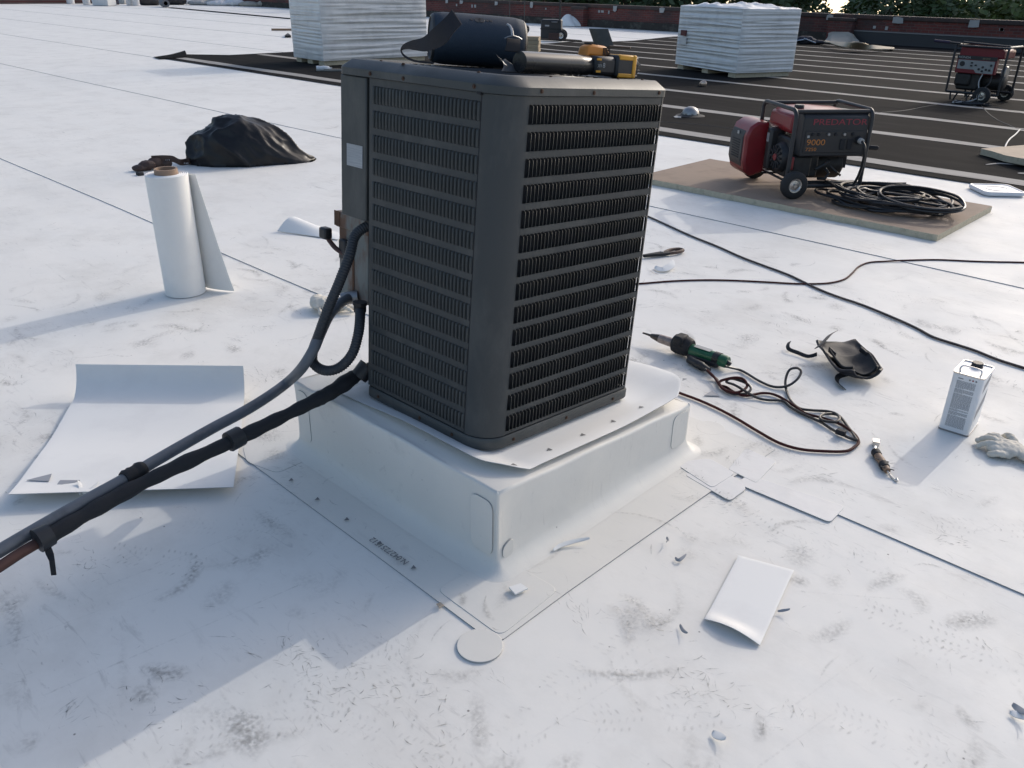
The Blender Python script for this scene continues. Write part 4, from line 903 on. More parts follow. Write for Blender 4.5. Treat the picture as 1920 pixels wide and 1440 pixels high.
for t in (.35, .95):
    q = P[1].lerp(P[3], t); MB().tube([q + Vector((-.022, -.004, .008)), q + Vector((.022, .004, .008))], .0018, 6).build('wire_tie', BLACK, sr)
# ------------------------------------------------------------------ cloth gloves
COTTON = mat('dirty_cream_cotton', (.64, .60, .52), .95, var=.12, vs=20, dirt=(.40, .36, .30), damt=.5, ds=12, bump=.4, bs=150)
def lump(parent, spheres, m, name, vox=.004, wr=.004, ws=40, seed=0):
    bm = bmesh.new()
    for (x, y, z, rx, ry, rz, an) in spheres:
        M = T(x, y, z) @ RZ(an) @ Matrix.Diagonal((rx, ry, rz, 1)); bmesh.ops.create_icosphere(bm, subdivisions=3, radius=1, matrix=M)
    me = bpy.data.meshes.new(name); bm.to_mesh(me); bm.free()
    o = bpy.data.objects.new(name, me); COL.objects.link(o)
    r = o.modifiers.new('r', 'REMESH'); r.mode = 'VOXEL'; r.voxel_size = vox
    dg = bpy.context.evaluated_depsgraph_get(); m2 = bpy.data.meshes.new_from_object(o.evaluated_get(dg)); bpy.data.objects.remove(o)
    for v in m2.vertices:
        c = v.co; n = v.normal
        d = wr * (1 - abs(mnoise.noise(Vector((c.x * ws + seed, c.y * ws, c.z * ws * .7)))) * 3.0) * .6 + wr * mnoise.noise(Vector((c.x * ws * .45, c.y * ws * .45 + seed, c.z * ws * .4)))
        v.co = c + n * d
        if v.co.z < .001: v.co.z = .001
    m2.shade_smooth(); m2.materials.clear(); m2.materials.append(m)
    o = bpy.data.objects.new(name, m2); COL.objects.link(o); o.parent = parent; return o
def chain(a, b, r0, r1, n=5, bend=(0, 0, 0), flat=.8):
    out = []
    for k in range(n):
        t = k / (n - 1); p = Vector(a).lerp(Vector(b), t) + Vector(bend) * math.sin(math.pi * t); r = r0 + (r1 - r0) * t; out.append((p.x, p.y, max(p.z, r * flat), r, r, r * flat, 0))
    return out
gv = thing('work_glove', 'crumpled cream cotton glove near the can at the right edge', 'glove', T(*G(1890, 852)[:2], .004) @ RZ(10))
sp_ = [(0, 0, .022, .06, .055, .020, 10), (.07, -.01, .02, .06, .05, .018, 0), (-.035, -.03, .018, .04, .03, .016, -20)]
for (a, b_2, bd) in (((-.03, .045, .02), (-.095, .05, .014), (0, .01, .012)), ((-.03, .02, .022), (-.105, .015, .014), (0, 0, .018)), ((-.03, -.01, .02), (-.10, -.025, .012), (0, 0, .014)), ((.0, -.045, .014), (-.055, -.065, .010), (0, -.01, .008)), ((.01, .05, .018), (-.035, .09, .012), (0, .008, .02))):
    sp_ += chain(a, b_2, .016, .0105, 7, bd)
lump(gv, sp_, COTTON, 'cloth', .0035, .004, 45)
gv2 = thing('work_glove', 'rolled cream cotton glove on the roof behind the looping conduit', 'glove', T(*G(605, 582)[:2], .004) @ RZ(25))
sp_ = [(0, 0, .035, .065, .05, .034, 20), (.07, .01, .022, .06, .045, .02, 0), (-.04, .02, .035, .035, .04, .034, 0)]
for (a, b_2, bd) in (((.08, .03, .02), (.16, .05, .012), (0, 0, .01)), ((.08, .0, .02), (.17, .0, .012), (0, 0, .014)), ((-.02, -.035, .03), (.03, -.07, .014), (0, 0, .01)), ((-.05, .03, .03), (-.075, .06, .03), (0, 0, .02))):
    sp_ += chain(a, b_2, .017, .011, 7, bd)
lump(gv2, sp_, COTTON, 'cloth', .004, .006, 32, 5)
# ------------------------------------------------------------------ black rubbish bag
BAGM = mat('black_bag_film', (.008, .008, .009), .42, spec=.35, var=.2, vs=8)
ba, bb = G(348, 304), G(575, 300); bc = (ba + bb) / 2; bd = (bb - ba); an = math.degrees(math.atan2(bd.y, bd.x)); BW = bd.length
bag = thing('rubbish_bag', 'slumped black plastic rubbish bag on the white roof', 'bag', T(bc.x, bc.y, .004) @ RZ(an))
bm = bmesh.new(); bmesh.ops.create_icosphere(bm, subdivisions=6, radius=1)
for v in bm.verts:
    c = v.co.copy(); a = math.atan2(c.y, c.x)
    x = c.x * BW * .42 * (1 + .06 * math.cos(2 * a)); y = c.y * .30; z = max(c.z, -.15) + .15
    z = z * .33 * (1.0 - .16 * max(0, c.x))
    tail = sm(.55, 1.0, c.x) * sm(.55, .0, c.z + .2); x += .13 * tail; z *= (1 - .5 * tail)
    p = Vector((c.x * 1.7 + .8 * c.z, c.y * 1.7, c.z * 1.1))
    rid = (1 - abs(mnoise.noise(p + Vector((3, 1, 7)))) * 2.2) ; rid2 = 1 - abs(mnoise.noise(p * 2.3)) * 2.2; rid3 = 1 - abs(mnoise.noise(p * 5)) * 2
    k = .98 + .10 * rid * abs(rid) + .030 * rid2 + .008 * rid3
    v.co = Vector((x * k - .03, y * k, max(0, z * k)))
    if c.z < -.1: v.co.z = 0
me = bpy.data.meshes.new('film'); bm.to_mesh(me); bm.free(); me.shade_smooth(); me.materials.append(BAGM)
o = bpy.data.objects.new('film', me); COL.objects.link(o); o.parent = bag
# ------------------------------------------------------------------ tool belt
LEA = mat('brown_leather', (.055, .030, .022), .6, var=.3, vs=30, bump=.2)
ta = G(305, 309); tb = thing('tool_belt', 'dark brown leather tool belt behind the white roll', 'tool belt', T(ta.x, ta.y, .004)); I = tb.matrix_world.inverted()
q = lambda px, py, z: I @ G(px, py, z)
sp_ = []
for px, py, z, r in ((262, 315, .03, .05), (275, 310, .045, .055), (290, 306, .05, .05), (310, 306, .04, .045)):
    p = q(px, py, z); sp_.append((p.x, p.y, p.z, r * 1.3, r, z, 60))
lump(tb, sp_, LEA, 'pouch', .007, .006, 20, 2)
def vband(parent, path, hgt, m, name, th=.006):
    P = spline(path, 6); vs = []
    for p in P: vs += [p, p + Vector((0, 0, hgt))]
    b = MB(); b.add(vs, [(2 * i, 2 * i + 2, 2 * i + 3, 2 * i + 1) for i in range(len(P) - 1)]); return b.build(name, m, parent, smooth=True, solid=th)
bl_ = vband(tb, [q(285, 304, .06), q(305, 303, .06), q(325, 304, .05), q(338, 310, .02), q(350, 309, .01), q(360, 306, .015), q(366, 301, .02)], .055, LEA, 'belt_strap')
for k in range(6):
    p = q(311 + 3.2 * (k % 3) + (35 if k > 2 else 0), 300 + (6 if k > 2 else 0), .075 if k < 3 else .055)
    MB().lathe([(0, .004), (.006, .003), (.006, 0)], 8, T(*p) @ RX(90)).build('eyelet', STEEL, tb)
MB().box((-.03, -.03, 0), (.03, .02, .03), T(*q(264, 329, 0))).build('tape_measure', BLACKM, tb, bevel=.008)
# ------------------------------------------------------------------ roll of white membrane standing on end
rl = thing('membrane_roll', 'upright roll of white membrane with cardboard core, end partly unrolled', 'roll', T(-4.205, 1.868, .004))
RR, RHH = .104, .632
CARD = mat('cardboard_core', (.30, .21, .15), .85, var=.1, vs=20)
b = MB(); pr = [(.058, .01), (RR, .0), (RR, RHH)] + [(RR - .046 * k / 10 - (.0), RHH + (.0025 if k % 2 else 0)) for k in range(1, 11)] + [(.058, RHH - .3)]
b.lathe(pr, 48); b.build('rolled_membrane', PAPER, rl, smooth=True, sharp=35)
b = MB(); b.lathe([(.048, RHH - .3), (.057, RHH - .3), (.057, RHH + .028), (.048, RHH + .028), (.048, RHH - .29)], 32); b.build('cardboard_core', CARD, rl, smooth=True, sharp=40)
fe = G(440, 548) - Vector((-4.205, 1.868, 0)); fa = math.atan2(fe.y, fe.x); flen = math.hypot(fe.x, fe.y)
ta_ = fa + math.acos(RR / flen)                       # tangent point facing the viewer's side
tp = Vector((math.cos(ta_) * RR, math.sin(ta_) * RR, 0)); te = Vector((fe.x, fe.y, 0))
def flap(u, v):
    w_ = 1 - .58 * v ** .9; p = tp.lerp(te, u * w_); s = Vector((math.cos(fa + 1.57), math.sin(fa + 1.57), 0))
    p = p - s * (.018 * math.sin(math.pi * u) * w_) + s * (-.02 * u * u * v); return (p.x, p.y, .003 + v * (RHH - .012))
b = MB(); b.grid(flap, 12, 24); b.build('unrolled_flap', PAPER, rl, smooth=True, solid=.002)
# ------------------------------------------------------------------ big loose sheet at the left
fs_ = thing('membrane_sheet_piece', 'large square of clean white membrane with curled far edge at left', 'sheet', T(*G(240, 860)[:2], .006)); I = fs_.matrix_world.inverted()
BL, BR, ML, MR = G(22, 950), G(440, 930), G(137, 762), G(458, 765)
up_ = ((ML - BL).normalized() + (MR - BR).normalized()).normalized()
def bigsheet(u, v):
    if v < .68:
        t = v / .68; p = BL.lerp(BR, u).lerp(ML.lerp(MR, u), t); z = .005 + .036 * (1 - t) ** 4 * (1 - .35 * u) + .006 * math.sin(t * 5) ** 2
        return tuple(I @ Vector((p.x, p.y, .006 + z)))
    t = (v - .68) / .32; R = .15; a = t * rad(72); p = ML.lerp(MR, u) + up_ * (R * math.sin(a)); z = .0105 + R * (1 - math.cos(a))
    return tuple(I @ Vector((p.x, p.y, .006 + z)))
b = MB(); b.grid(bigsheet, 20, 50); b.build('sheet', PAPER, fs_, smooth=True, solid=.002)
def chip(name, label, px, z, m, th=.002, cat='offcut', curl=0, group=None):
    P = [G(*p, z) for p in px]; c = sum(P, Vector()) / len(P)
    o = MB().prism([(p.x - c.x, p.y - c.y) for p in P], 0, th).build(name, m); o.location = (c.x, c.y, z); tag(o, label, cat, group)
    return o
chip('membrane_offcut', 'dark sliver of offcut at the left corner of the big sheet', ((50, 901), (97, 889), (92, 903)), .036, TPO_BACK)
chip('membrane_offcut', 'dark bent offcut beside the conduit on the big sheet', ((101, 917), (113, 901), (150, 901), (140, 905), (118, 909)), .034, TPO_BACK)
def strip(name, label, px, wd, z0, m, lift=.01, cat='offcut'):
    P = [G(p[0], p[1], z0) for p in px]; c = P[0].copy(); P = spline([p - c for p in P], 5); n = len(P); vs = []
    for i, p in enumerate(P):
        t = (P[min(i + 1, n - 1)] - P[max(i - 1, 0)]).normalized(); s = Vector((-t.y, t.x, 0)); k = math.sin(math.pi * min(.98, max(.02, i / (n - 1)))) ** .6
        h = lift * (i / (n - 1)) ** 2
        vs += [p - s * wd / 2 * k + Vector((0, 0, h)), p + s * wd / 2 * k + Vector((0, 0, h + lift * .4))]
    b = MB(); b.add(vs, [(2 * i, 2 * i + 1, 2 * i + 3, 2 * i + 2) for i in range(n - 1)])
    o = b.build(name, m, smooth=True, solid=.002); o.location = c; tag(o, label, cat); return o
strip('membrane_offcut', 'thin curved white shaving on the big sheet by the conduit', ((150, 928), (152, 915), (148, 907)), .012, .034, PAPER)
strip('membrane_offcut', 'long thin white shaving beside the conduit on the big sheet', ((155, 926), (170, 920), (187, 909)), .01, .034, PAPER)
strip('membrane_offcut', 'long curved white shaving beside the curb base', ((1037, 1033), (1050, 1025), (1075, 1019), (1105, 1016)), .014, .010, PAPER, .012)
strip('membrane_offcut', 'small dark curved shaving left of the flat strip piece', ((1275, 1172), (1280, 1184), (1288, 1193)), .008, .006, TPO_BACK)
strip('membrane_offcut', 'folded white shaving near the bottom edge', ((1336, 1373), (1345, 1382), (1359, 1393)), .02, .006, PAPER, .012)
strip('membrane_offcut', 'small straight shaving beside the flat strip piece', ((1458, 1147), (1468, 1147), (1480, 1148)), .006, .006, TPO_BACK)
strip('membrane_offcut', 'dark pointed shaving at the right edge low in the picture', ((1898, 1322), (1910, 1336), (1925, 1352)), .014, .006, TPO_BACK, .02)
strip('membrane_offcut', 'white pointed shaving at the right edge beside the dark one', ((1893, 1336), (1908, 1343), (1926, 1353)), .02, .006, PAPER, .01)
strip('membrane_offcut', 'tiny dark shaving on the flange right of the front corner', ((1250, 1008), (1252, 1015), (1249, 1022)), .006, .010, TPO_BACK)
strip('membrane_offcut', 'two-pronged grey scrap on the roof right of the curb', ((1266, 1046), (1273, 1052), (1286, 1044)), .01, .006, TPO_BACK, .008)
chip('membrane_offcut', 'small square white chip on the front corner patch', ((954, 1103), (966, 1116), (990, 1105), (976, 1096)), .013, PAPER, .005)
chip('membrane_offcut', 'grey triangular offcut by the heat gun cords', ((1320, 742), (1335, 733), (1350, 743)), .006, TPO_BACK)
chip('foil_chip', 'small tan fleck beside the flange seam', ((818, 1133), (826, 1130), (833, 1136), (824, 1141)), .009, mat('tan_fleck', (.35, .30, .24), .7))
strip('paper_scrap', 'folded white scrap below the snips right of the unit', ((1228, 502), (1240, 508), (1256, 505), (1262, 499)), .05, .006, PAPER, .03, 'scrap')
# curled flap of membrane behind the unit
cu = thing('curled_scrap', 'curled white membrane scrap left of the electrical box', 'sheet', T(*G(560, 440)[:2], .005)); I = cu.matrix_world.inverted()
def curl(u, v):
    a, b2, c2, d2 = G(520, 436), G(635, 452), G(640, 440), G(568, 425)
    p = a.lerp(b2, u).lerp(d2.lerp(c2, u), v); k = (1 - u) ** 1.2
    z = .075 * k * math.sin(math.pi * v * .85) + .004
    return tuple(I @ Vector((p.x, p.y, .005 + z)))
b = MB(); b.grid(curl, 14, 16); b.build('sheet', PAPER, cu, smooth=True, solid=.002)
# flat strip piece lying at the right
fp = thing('membrane_strip_piece', 'flat white membrane rectangle with lifted near edge, right of the curb', 'sheet', T(*G(1400, 1130)[:2], .005)); I = fp.matrix_world.inverted()
A, B, C_, D_ = G(1320, 1166), G(1424, 1214), G(1488, 1073), G(1384, 1045)
def flatp(u, v):
    p = A.lerp(B, u).lerp(D_.lerp(C_, u), v); z = .0030 + .015 * math.sin(math.pi * min(1, .06 + u * .94)) * sm(.15, 0, v)
    return tuple(I @ Vector((p.x, p.y, .004 + z)))
b = MB(); b.grid(flatp, 16, 24); b.build('sheet', PAPER, fp, smooth=True, solid=.002)
# ------------------------------------------------------------------ snips
sn = thing('snips', 'black snips with brown loop handle beside the unit', 'snips', T(*G(1240, 480)[:2], .005) @ RZ(70))
b = MB(); b.tube(spline([(.02, .0, .012), (.09, .035, .014), (.15, .03, .014), (.165, 0, .014), (.13, -.02, .014), (.07, -.022, .013)], 5, True), .011, 8, closed=True); b.build('loop_handle', mat('brown_grip', (.09, .05, .035), .6, var=.4, vs=40), sn, smooth=True)
b = MB(); b.prism([(-.14, -.012), (-.14, .008), (.02, .02), (.06, .012), (.05, -.03), (-.02, -.028)], .004, .022); b.build('jaws', BLACKM, sn, bevel=.005)
MB().lathe([(0, .028), (.010, .027), (.011, .02)], 12, T(0, -.004, 0)).build('pivot', DSTEEL, sn)
# ------------------------------------------------------------------ dome vent on black roof, bucket lid, boards
dv_ = thing('dome_drain', 'small shiny metal dome on the black roof behind the board', 'roof drain', T(*G(1294, 219)[:2], .011) @ Matrix.Scale(.78, 4))
MB().lathe([(0, .15), (.05, .146), (.10, .12), (.13, .08), (.14, .03)], 24).build('dome', DSTEEL, dv_, smooth=True)
MB().lathe([(.14, .03), (.15, .03), (.24, .008), (.24, 0)], 24).build('base_ring', BLACKM, dv_, smooth=True)
for k in range(8):
    a = k * math.pi / 4; MB().box((.135, -.012, .03), (.15, .012, .05), RZ(math.degrees(a))).build('clip', DSTEEL, dv_)
chip('white_scrap', 'small white scrap just left of the metal dome', ((1263, 219), (1270, 217), (1278, 218), (1277, 221), (1266, 221)), .012, PATCHW, .006, 'scrap')
ld = thing('plastic_tray', 'square white plastic tub lid on the white roof by the black edge', 'lid', T(*G(1867, 361)[:2], .005) @ RZ(42))
LIDM = mat('translucent_white_plastic', (.66, .67, .69), .3, var=.05)
b = MB(); loft(b, [[(x, y, z) for x, y in rrect(-.17 + d, .17 - d, -.17 + d, .17 - d, .05)] for d, z in ((.006, 0), (0, .008), (0, .028), (.004, .034), (.012, .034), (.018, .028))]); b.build('lid', LIDM, ld, smooth=True, sharp=35)
MB().tube([(.09 * math.cos(a / 20 * 6.283), .09 * math.sin(a / 20 * 6.283), .029) for a in range(20)], .003, 6, closed=True).build('moulded_ring', LIDM, ld, smooth=True)
bp = thing('broken_board', 'broken pale insulation board at the right edge on the black roof', 'board', T(*G(1880, 290)[:2], .02) @ RY(-3))
I = bp.matrix_world.inverted(); pp = [I @ G(*p, .08) for p in ((1840, 277), (1862, 284), (1885, 293), (1905, 298), (1930, 304), (1990, 300), (1980, 272), (1920, 273))]
b = MB(); b.prism([(p.x, p.y) for p in pp], .0, .06); b.m = [1, 0] + [1] * (len(b.f) - 2); b.build('slab', [mat('torn_tan_facer', (.48, .38, .28), .9, var=.3, vs=9), FOAM], bp)
strip('cut_strip', 'long grey strip of cut edge on the black roof under the broken board', ((1848, 309), (1872, 307), (1895, 309), (1930, 313)), .035, .014, STRIP, .01, 'strip')
strip('cut_strip', 'short grey strip at the right edge near the white roof', ((1908, 325), (1920, 326), (1935, 328)), .05, .014, STRIP, .01, 'strip')
# ------------------------------------------------------------------ shrink-wrapped stacks
WRAP = mat('white_stretch_wrap', (.70, .70, .685), .4, var=.06, vs=5, dirt=(.42, .42, .42), damt=.4, ds=3)
WRAP2 = mat('stained_stretch_wrap', (.64, .64, .625), .4, var=.1, vs=8, dirt=(.22, .22, .22), damt=.6, ds=4, dlo=.55, dhi=.7)
def pallet(name, label, c, ang, sx, sy, h, seed, flip=False):
    t = thing('wrapped_pallet', label, 'pallet', T(c.x, c.y, .012) @ RZ(ang), 'plastic wrapped stacks of insulation board')
    rp = random.Random(seed)
    for k in range(3):
        MB().box((.05 + k * (sx - .3) / 2, .03, 0), (.25 + k * (sx - .3) / 2, sy - .03, .09)).build('foam_runner', FOAM, t)
    def dsp(s, z, sd):
        a = mnoise.noise(Vector((s * .35 + sd, z * 17, sd))); b3 = mnoise.noise(Vector((s * .6 + sd * 2, z * 37 + .5 * math.sin(s * 2 + sd), 3)))
        fr = (z - .09) / (h - .09); env = .35 + .65 * math.sin(math.pi * min(1, max(0, fr)))
        return (.040 * (1 - abs(a) * 2.2) + .022 * b3) * env
    faces = [((0, 0), (sx, 0), (0, -1)), ((sx, 0), (sx, sy), (1, 0)), ((sx, sy), (0, sy), (0, 1)), ((0, sy), (0, 0), (-1, 0))]
    for k, (a, b3, n) in enumerate(faces):
        Lg = math.hypot(b3[0] - a[0], b3[1] - a[1]); nu = 28; nvv = 90
        def fn(u, v, a=a, b3=b3, n=n, k=k):
            z = .085 + (h - .085) * v; e = math.sin(math.pi * u) ** .25 if 0 < u < 1 else 0
            d = dsp(u * Lg, z, seed + k * 7) * e; tp = .03 * (1 - v) ** 6
            x = a[0] + (b3[0] - a[0]) * u; y = a[1] + (b3[1] - a[1]) * u
            return (x + n[0] * d, y + n[1] * d, z)
        b = MB(); b.grid(fn, nu, nvv); b.build('wrap_side', WRAP if k != 3 else WRAP2, t, smooth=True, sharp=0)
    def top(u, v):
        e = (math.sin(math.pi * u) * math.sin(math.pi * v)) ** .3; z = h + e * (.02 + .11 * max(0, mnoise.noise(Vector((u * 5 + seed, v * 7, 1)))) + .05 * abs(mnoise.noise(Vector((u * 13, v * 15 + seed, 2)))))
        return (sx * u, sy * v, z)
    b = MB(); b.grid(top, 36, 36); b.build('wrap_top', WRAP, t, smooth=True, sharp=0)
    return t
p0, p1 = G(608, 125), G(552, 116); a1 = math.degrees(math.atan2(p0.y - p1.y, p0.x - p1.x))
pallet('p', 'taller plastic-wrapped stack behind the left side of the unit', Vector((p1.x, p1.y, 0)), a1, (p0 - p1).length, 2.44, 1.55, 3)
p0, p1, p2 = G(1378, 148), G(1265, 129), G(1482, 144); a1 = math.degrees(math.atan2(p0.y - p1.y, p0.x - p1.x))
pl2 = pallet('p', 'smaller plastic-wrapped stack on the striped black roof behind the near generator', Vector((p1.x, p1.y, 0)), a1, (p0 - p1).length, 1.30, 1.15, 21)
MB().box((.16, -.05, .62), (.34, -.032, .72)).build('red_label', mat('red_black_label', (.10, .015, .02), .5, var=.8, vs=12), pl2)
MB().box((.14, -.05, .46), (.36, -.034, .58)).build('printed_patch', WRAP2, pl2)
# ------------------------------------------------------------------ things on top of the unit
ZS = ZTOP
sA, sB = Vector((-.668, .285, ZS)), Vector((-.515, .515, ZS)); sx_ = (sB - sA).normalized(); sang = math.degrees(math.atan2(sx_.y, sx_.x)); SL = (sB - sA).length
spk = thing('portable_speaker', 'dark blue barrel-shaped portable speaker with strap on the unit top', 'speaker', UT @ T(*sA) @ RZ(sang))
MESH = mat('dark_blue_speaker_mesh', (.016, .030, .050), .75, var=.25, vs=300, bump=.3, bs=500)
R_ = .073; M = T(0, 0, R_ + .001) @ RY(90)
b = MB(); b.lathe([(R_ * .80, .0), (R_ * .93, .004), (R_ * .985, .03), (R_, SL * .35), (R_, SL * .65), (R_ * .985, SL - .03), (R_ * .93, SL - .004), (R_ * .80, SL)], 40, M); b.build('body', MESH, spk, smooth=True, sharp=60)
for z0, s in ((0, -1), (SL, 1)):
    b = MB(); b.lathe([(0, z0 - s * .03), (R_ * .55, z0 - s * .026), (R_ * .62, z0 - s * .02), (R_ * .72, z0 - s * .004), (R_ * .80, z0 + s * .004), (R_ * .86, z0 + s * .003), (R_ * .92, z0 - s * .003)], 36, M); b.build('end_cap', BLACK, spk, smooth=True, sharp=50)
for k, (x, r) in enumerate(((.40, .006), (.465, .012), (.505, .012), (.57, .006), (.61, .006))):
    a = rad(52); c = Vector((SL * x, -R_ * math.cos(a), R_ + R_ * math.sin(a))); M2 = T(*c) @ RX(90 - 52 + 0) 
    b = MB(); b.lathe([(0, .0015), (r * .8, .0015), (r, -.001)], 14, T(*c) @ RX(38)); b.build('button', BLACK, spk, smooth=True)
BLK = mat('black_webbing', (.010, .010, .014), .75, var=.2, vs=200)
camw = Vector((0, 0, CAM_H))
def atd(px, py, dist): d = Vector(ray(px, py)).normalized(); return camw + d * dist
SI = spk.matrix_world.inverted()
def sheetpx(rows, m, name, parent, inv, th=.003):
    """rows of (px,py,dist) pairs -> ribbon"""
    A = spline([inv @ atd(*r[0]) for r in rows], 6); B = spline([inv @ atd(*r[1]) for r in rows], 6); vs = []
    for p, q2 in zip(A, B): vs += [p, q2]
    b = MB(); b.add(vs, [(2 * i, 2 * i + 1, 2 * i + 3, 2 * i + 2) for i in range(len(A) - 1)]); return b.build(name, m, parent, smooth=True, solid=th)
sheetpx([((848, 18, 2.34), (866, 45, 2.32)), ((832, 36, 2.33), (850, 62, 2.31)), ((812, 54, 2.34), (832, 84, 2.32)), ((794, 70, 2.38), (800, 96, 2.36)), ((772, 76, 2.42), (778, 94, 2.41)), ((757, 83, 2.45), (765, 92, 2.44)), ((751, 93, 2.47), (754, 94, 2.47)), ((754, 103, 2.46), (757, 101, 2.46)), ((764, 111, 2.45), (767, 108, 2.45)), ((780, 116.5, 2.44), (783, 113.5, 2.44)), ((812, 120, 2.42), (815, 117, 2.42))], BLK, 'strap', spk, SI)
sheetpx([((950, 72, 2.50), (976, 74, 2.52)), ((950, 82, 2.49), (975, 84, 2.51)), ((946, 96, 2.485), (974, 98, 2.505))], BLK, 'strap_end', spk, SI)
b = MB(); b.tube([SI @ atd(*p) for p in ((946, 72, 2.49), (953, 69, 2.49), (962, 67, 2.49), (972, 70, 2.50), (978, 74, 2.51))], .0022, 6); b.tube(spline([SI @ atd(*p) for p in ((961, 68, 2.49), (960, 58, 2.505), (957, 50, 2.53), (951, 46, 2.54))], 4), .004, 6); b.build('strap_ring', DSTEEL, spk, smooth=True)
# roll of black bags
rA, rB = Vector((-.35, .335, ZS)), Vector((-.335, .625, ZS)); rd = rB - rA
br_ = thing('bag_roll', 'roll of black plastic bags on the unit top in front of the speaker', 'roll', UT @ T(*rA)); RB = .029
FILM = mat('glossy_black_film', (.02, .021, .024), .28, var=.2, vs=10)
b = MB(); dr = rd.normalized(); pts = [Vector((0, 0, RB)) + rd * t for t in (0, .002, .2, .5, .8, .97, .998, 1)]
b.tube(pts, [RB * .8, RB * .98, RB, RB * .99, RB, RB * .98, RB * .85, RB * .7], 24); b.build('rolled_film', FILM, br_, smooth=True)
b = MB(); b.grid(lambda u, v: (-.008 * u - .03 + .02 * v, -.075 * u + .02 + .02 * math.sin(v * 3), .002 + .035 * (1 - v) * (.4 + .6 * u) + .006 * math.sin(u * 14) * (1 - v)), 12, 8); b.build('loose_end', mat('grey_film', (.10, .10, .105), .3, var=.4, vs=40), br_, smooth=True, solid=.001)
# cordless drill lying on its side
YEL = mat('yellow_tool_plastic', (.62, .30, .02), .5, var=.1, vs=30); ORG = mat('orange_tool_plastic', (.55, .20, .025), .5, var=.1, vs=30)
dl = thing('cordless_drill', 'yellow and black cordless drill lying on the unit top', 'drill', UT @ T(-.325, .62, ZS) @ RZ(80))
b = MB(); b.box((.0, -.028, .003), (.085, .028, .058)); b.build('motor_housing', BLACK, dl, bevel=.012)
b = MB(); b.box((.078, -.034, .0), (.165, .034, .064)); bt = b.build('battery', BLACK, dl, bevel=.008)
for z0, z1 in ((.050, .0655), (.0, .014)): MB().box((.085, -.0355, z0), (.15, .0355, z1)).build('yellow_shell', YEL, bt, bevel=.004)
MB().box((.142, -.0365, .0), (.158, .0365, .0665)).build('yellow_end', YEL, bt, bevel=.004)
b = MB(); b.lathe([(0, .185), (.018, .184), (.028, .178), (.031, .165), (.031, .158)], 20, T(0, 0, .032) @ RY(90)); ch = b.build('chuck', BLACKM, dl, smooth=True)
for k in range(10): MB().box((.16, -.0035, .029), (.178, .0035, .034), T(0, 0, .032) @ RX(36 * k)).build('chuck_rib', BLACK, ch)
b = MB(); b.prism([(-.015, .03), (-.005, .082), (.02, .090), (.075, .086), (.09, .07), (.09, .055), (.01, .055)], .015, .055, Matrix(((1, 0, 0, 0), (0, 0, 1, 0), (0, 1, 0, 0), (0, 0, 0, 1)))); hb = b.build('grip', ORG, dl, bevel=.008)
for k in range(5): MB().box((.06 + k * .006, .0135, .06), (.063 + k * .006, .016, .082)).build('vent_slot', BLACKM, hb)
for k in range(4): MB().box((.012 + k * .008, .02, .086), (.016 + k * .008, .05, .0915)).build('vent_slot', BLACKM, hb)
for z in (.012, .046): MB().box((.0, -.0295, z), (.018, -.0275, z + .006)).build('trim', YEL, dl)
text_mesh('XR', .014, 'lettering', GPAN, dl, T(.004, -.0295, .026) @ RX(90)); text_mesh('8', .02, 'lettering', PATCHW, dl, T(.024, -.0295, .026) @ RX(90))
# ------------------------------------------------------------------ far things
def base(px, py): return G(px, py)
# wheeled case with telescopic handle
c = base(1038, 77); cs = thing('wheeled_case', 'black wheeled tool case with tall telescopic handle near the parapet', 'case', T(c.x, c.y, .012) @ RZ(35))
b = MB(); b.box((-.36, -.2, .06), (.22, .2, .56)); bo = b.build('case', BLACK, cs, bevel=.03)
b = MB(); b.box((-.37, -.21, .30), (.23, .21, .33)); b.build('case_seam', BLACKM, bo)
MB().box((-.24, -.206, .38), (-.12, -.2005, .42)).build('badge', TPO_BACK, bo)
MB().tube([(-.05, -.21, .50), (-.04, -.24, .50), (.10, -.24, .50), (.11, -.21, .50)], .012, 6).build('carry_handle', DSTEEL, bo)
for y in (-.16, .1):
    MB().tube([(.16 if y < 0 else .16, y, .5), (.16, y, 1.12)], .018, 6).build('handle_tube', BLACK, cs)
MB().tube([(.16, -.17, 1.12), (.16, .11, 1.12)], .022, 6).build('handle_grip', BLACK, cs)
wheel(cs, (.22, -.22, .15), .15, .05); wheel(cs, (.22, .22, .15), .15, .05)
b = MB(); b.box((-.12, -.28, .03), (.18, -.22, .22)); b.build('front_pocket', mat('dull_brown_cloth', (.06, .035, .03), .9), cs, bevel=.02)
c = base(955, 62); c2_ = thing('hand_truck', 'thin black upright handle frame seen just behind the speaker', 'trolley', T(c.x, c.y, .012))
b = MB(); b.tube([(0, 0, .06), (0, 0, 1.25), (.0, .0, 1.27), (.42, .25, 1.27), (.42, .25, 1.25), (.42, .25, .06)], .016, 6); b.build('handle_frame', BLACK, c2_)
b = MB(); b.box((-.05, -.3, 0), (.45, .25, .04)); b.build('toe_plate', BLACK, c2_)
wheel(c2_, (-.06, .05, .12), .12, .05); wheel(c2_, (.48, .3, .12), .12, .05)
# shovel blade leaning
c = base(1128, 89); sh = thing('scraper_shovel', 'flat metal shovel blade propped up on the black roof', 'shovel', T(c.x, c.y, .012) @ RZ(38))
b = MB(); b.grid(lambda u, v: (-.28 + .50 * u + .18 * (1 - v) - .08, -.06 * math.sin(3.14 * u) + .1 * v - .05, .02 + .42 * v), 8, 6); b.build('blade', mat('dark_worn_steel', (.07, .068, .06), .5, metal=.5, var=.4, vs=8), sh, smooth=True, solid=.01)
b = MB(); b.tube([(.05, 0, .10), (.15, -.05, .03), (.75, -.28, .02)], .022, 8); b.build('shaft', WOOD, sh, smooth=True)
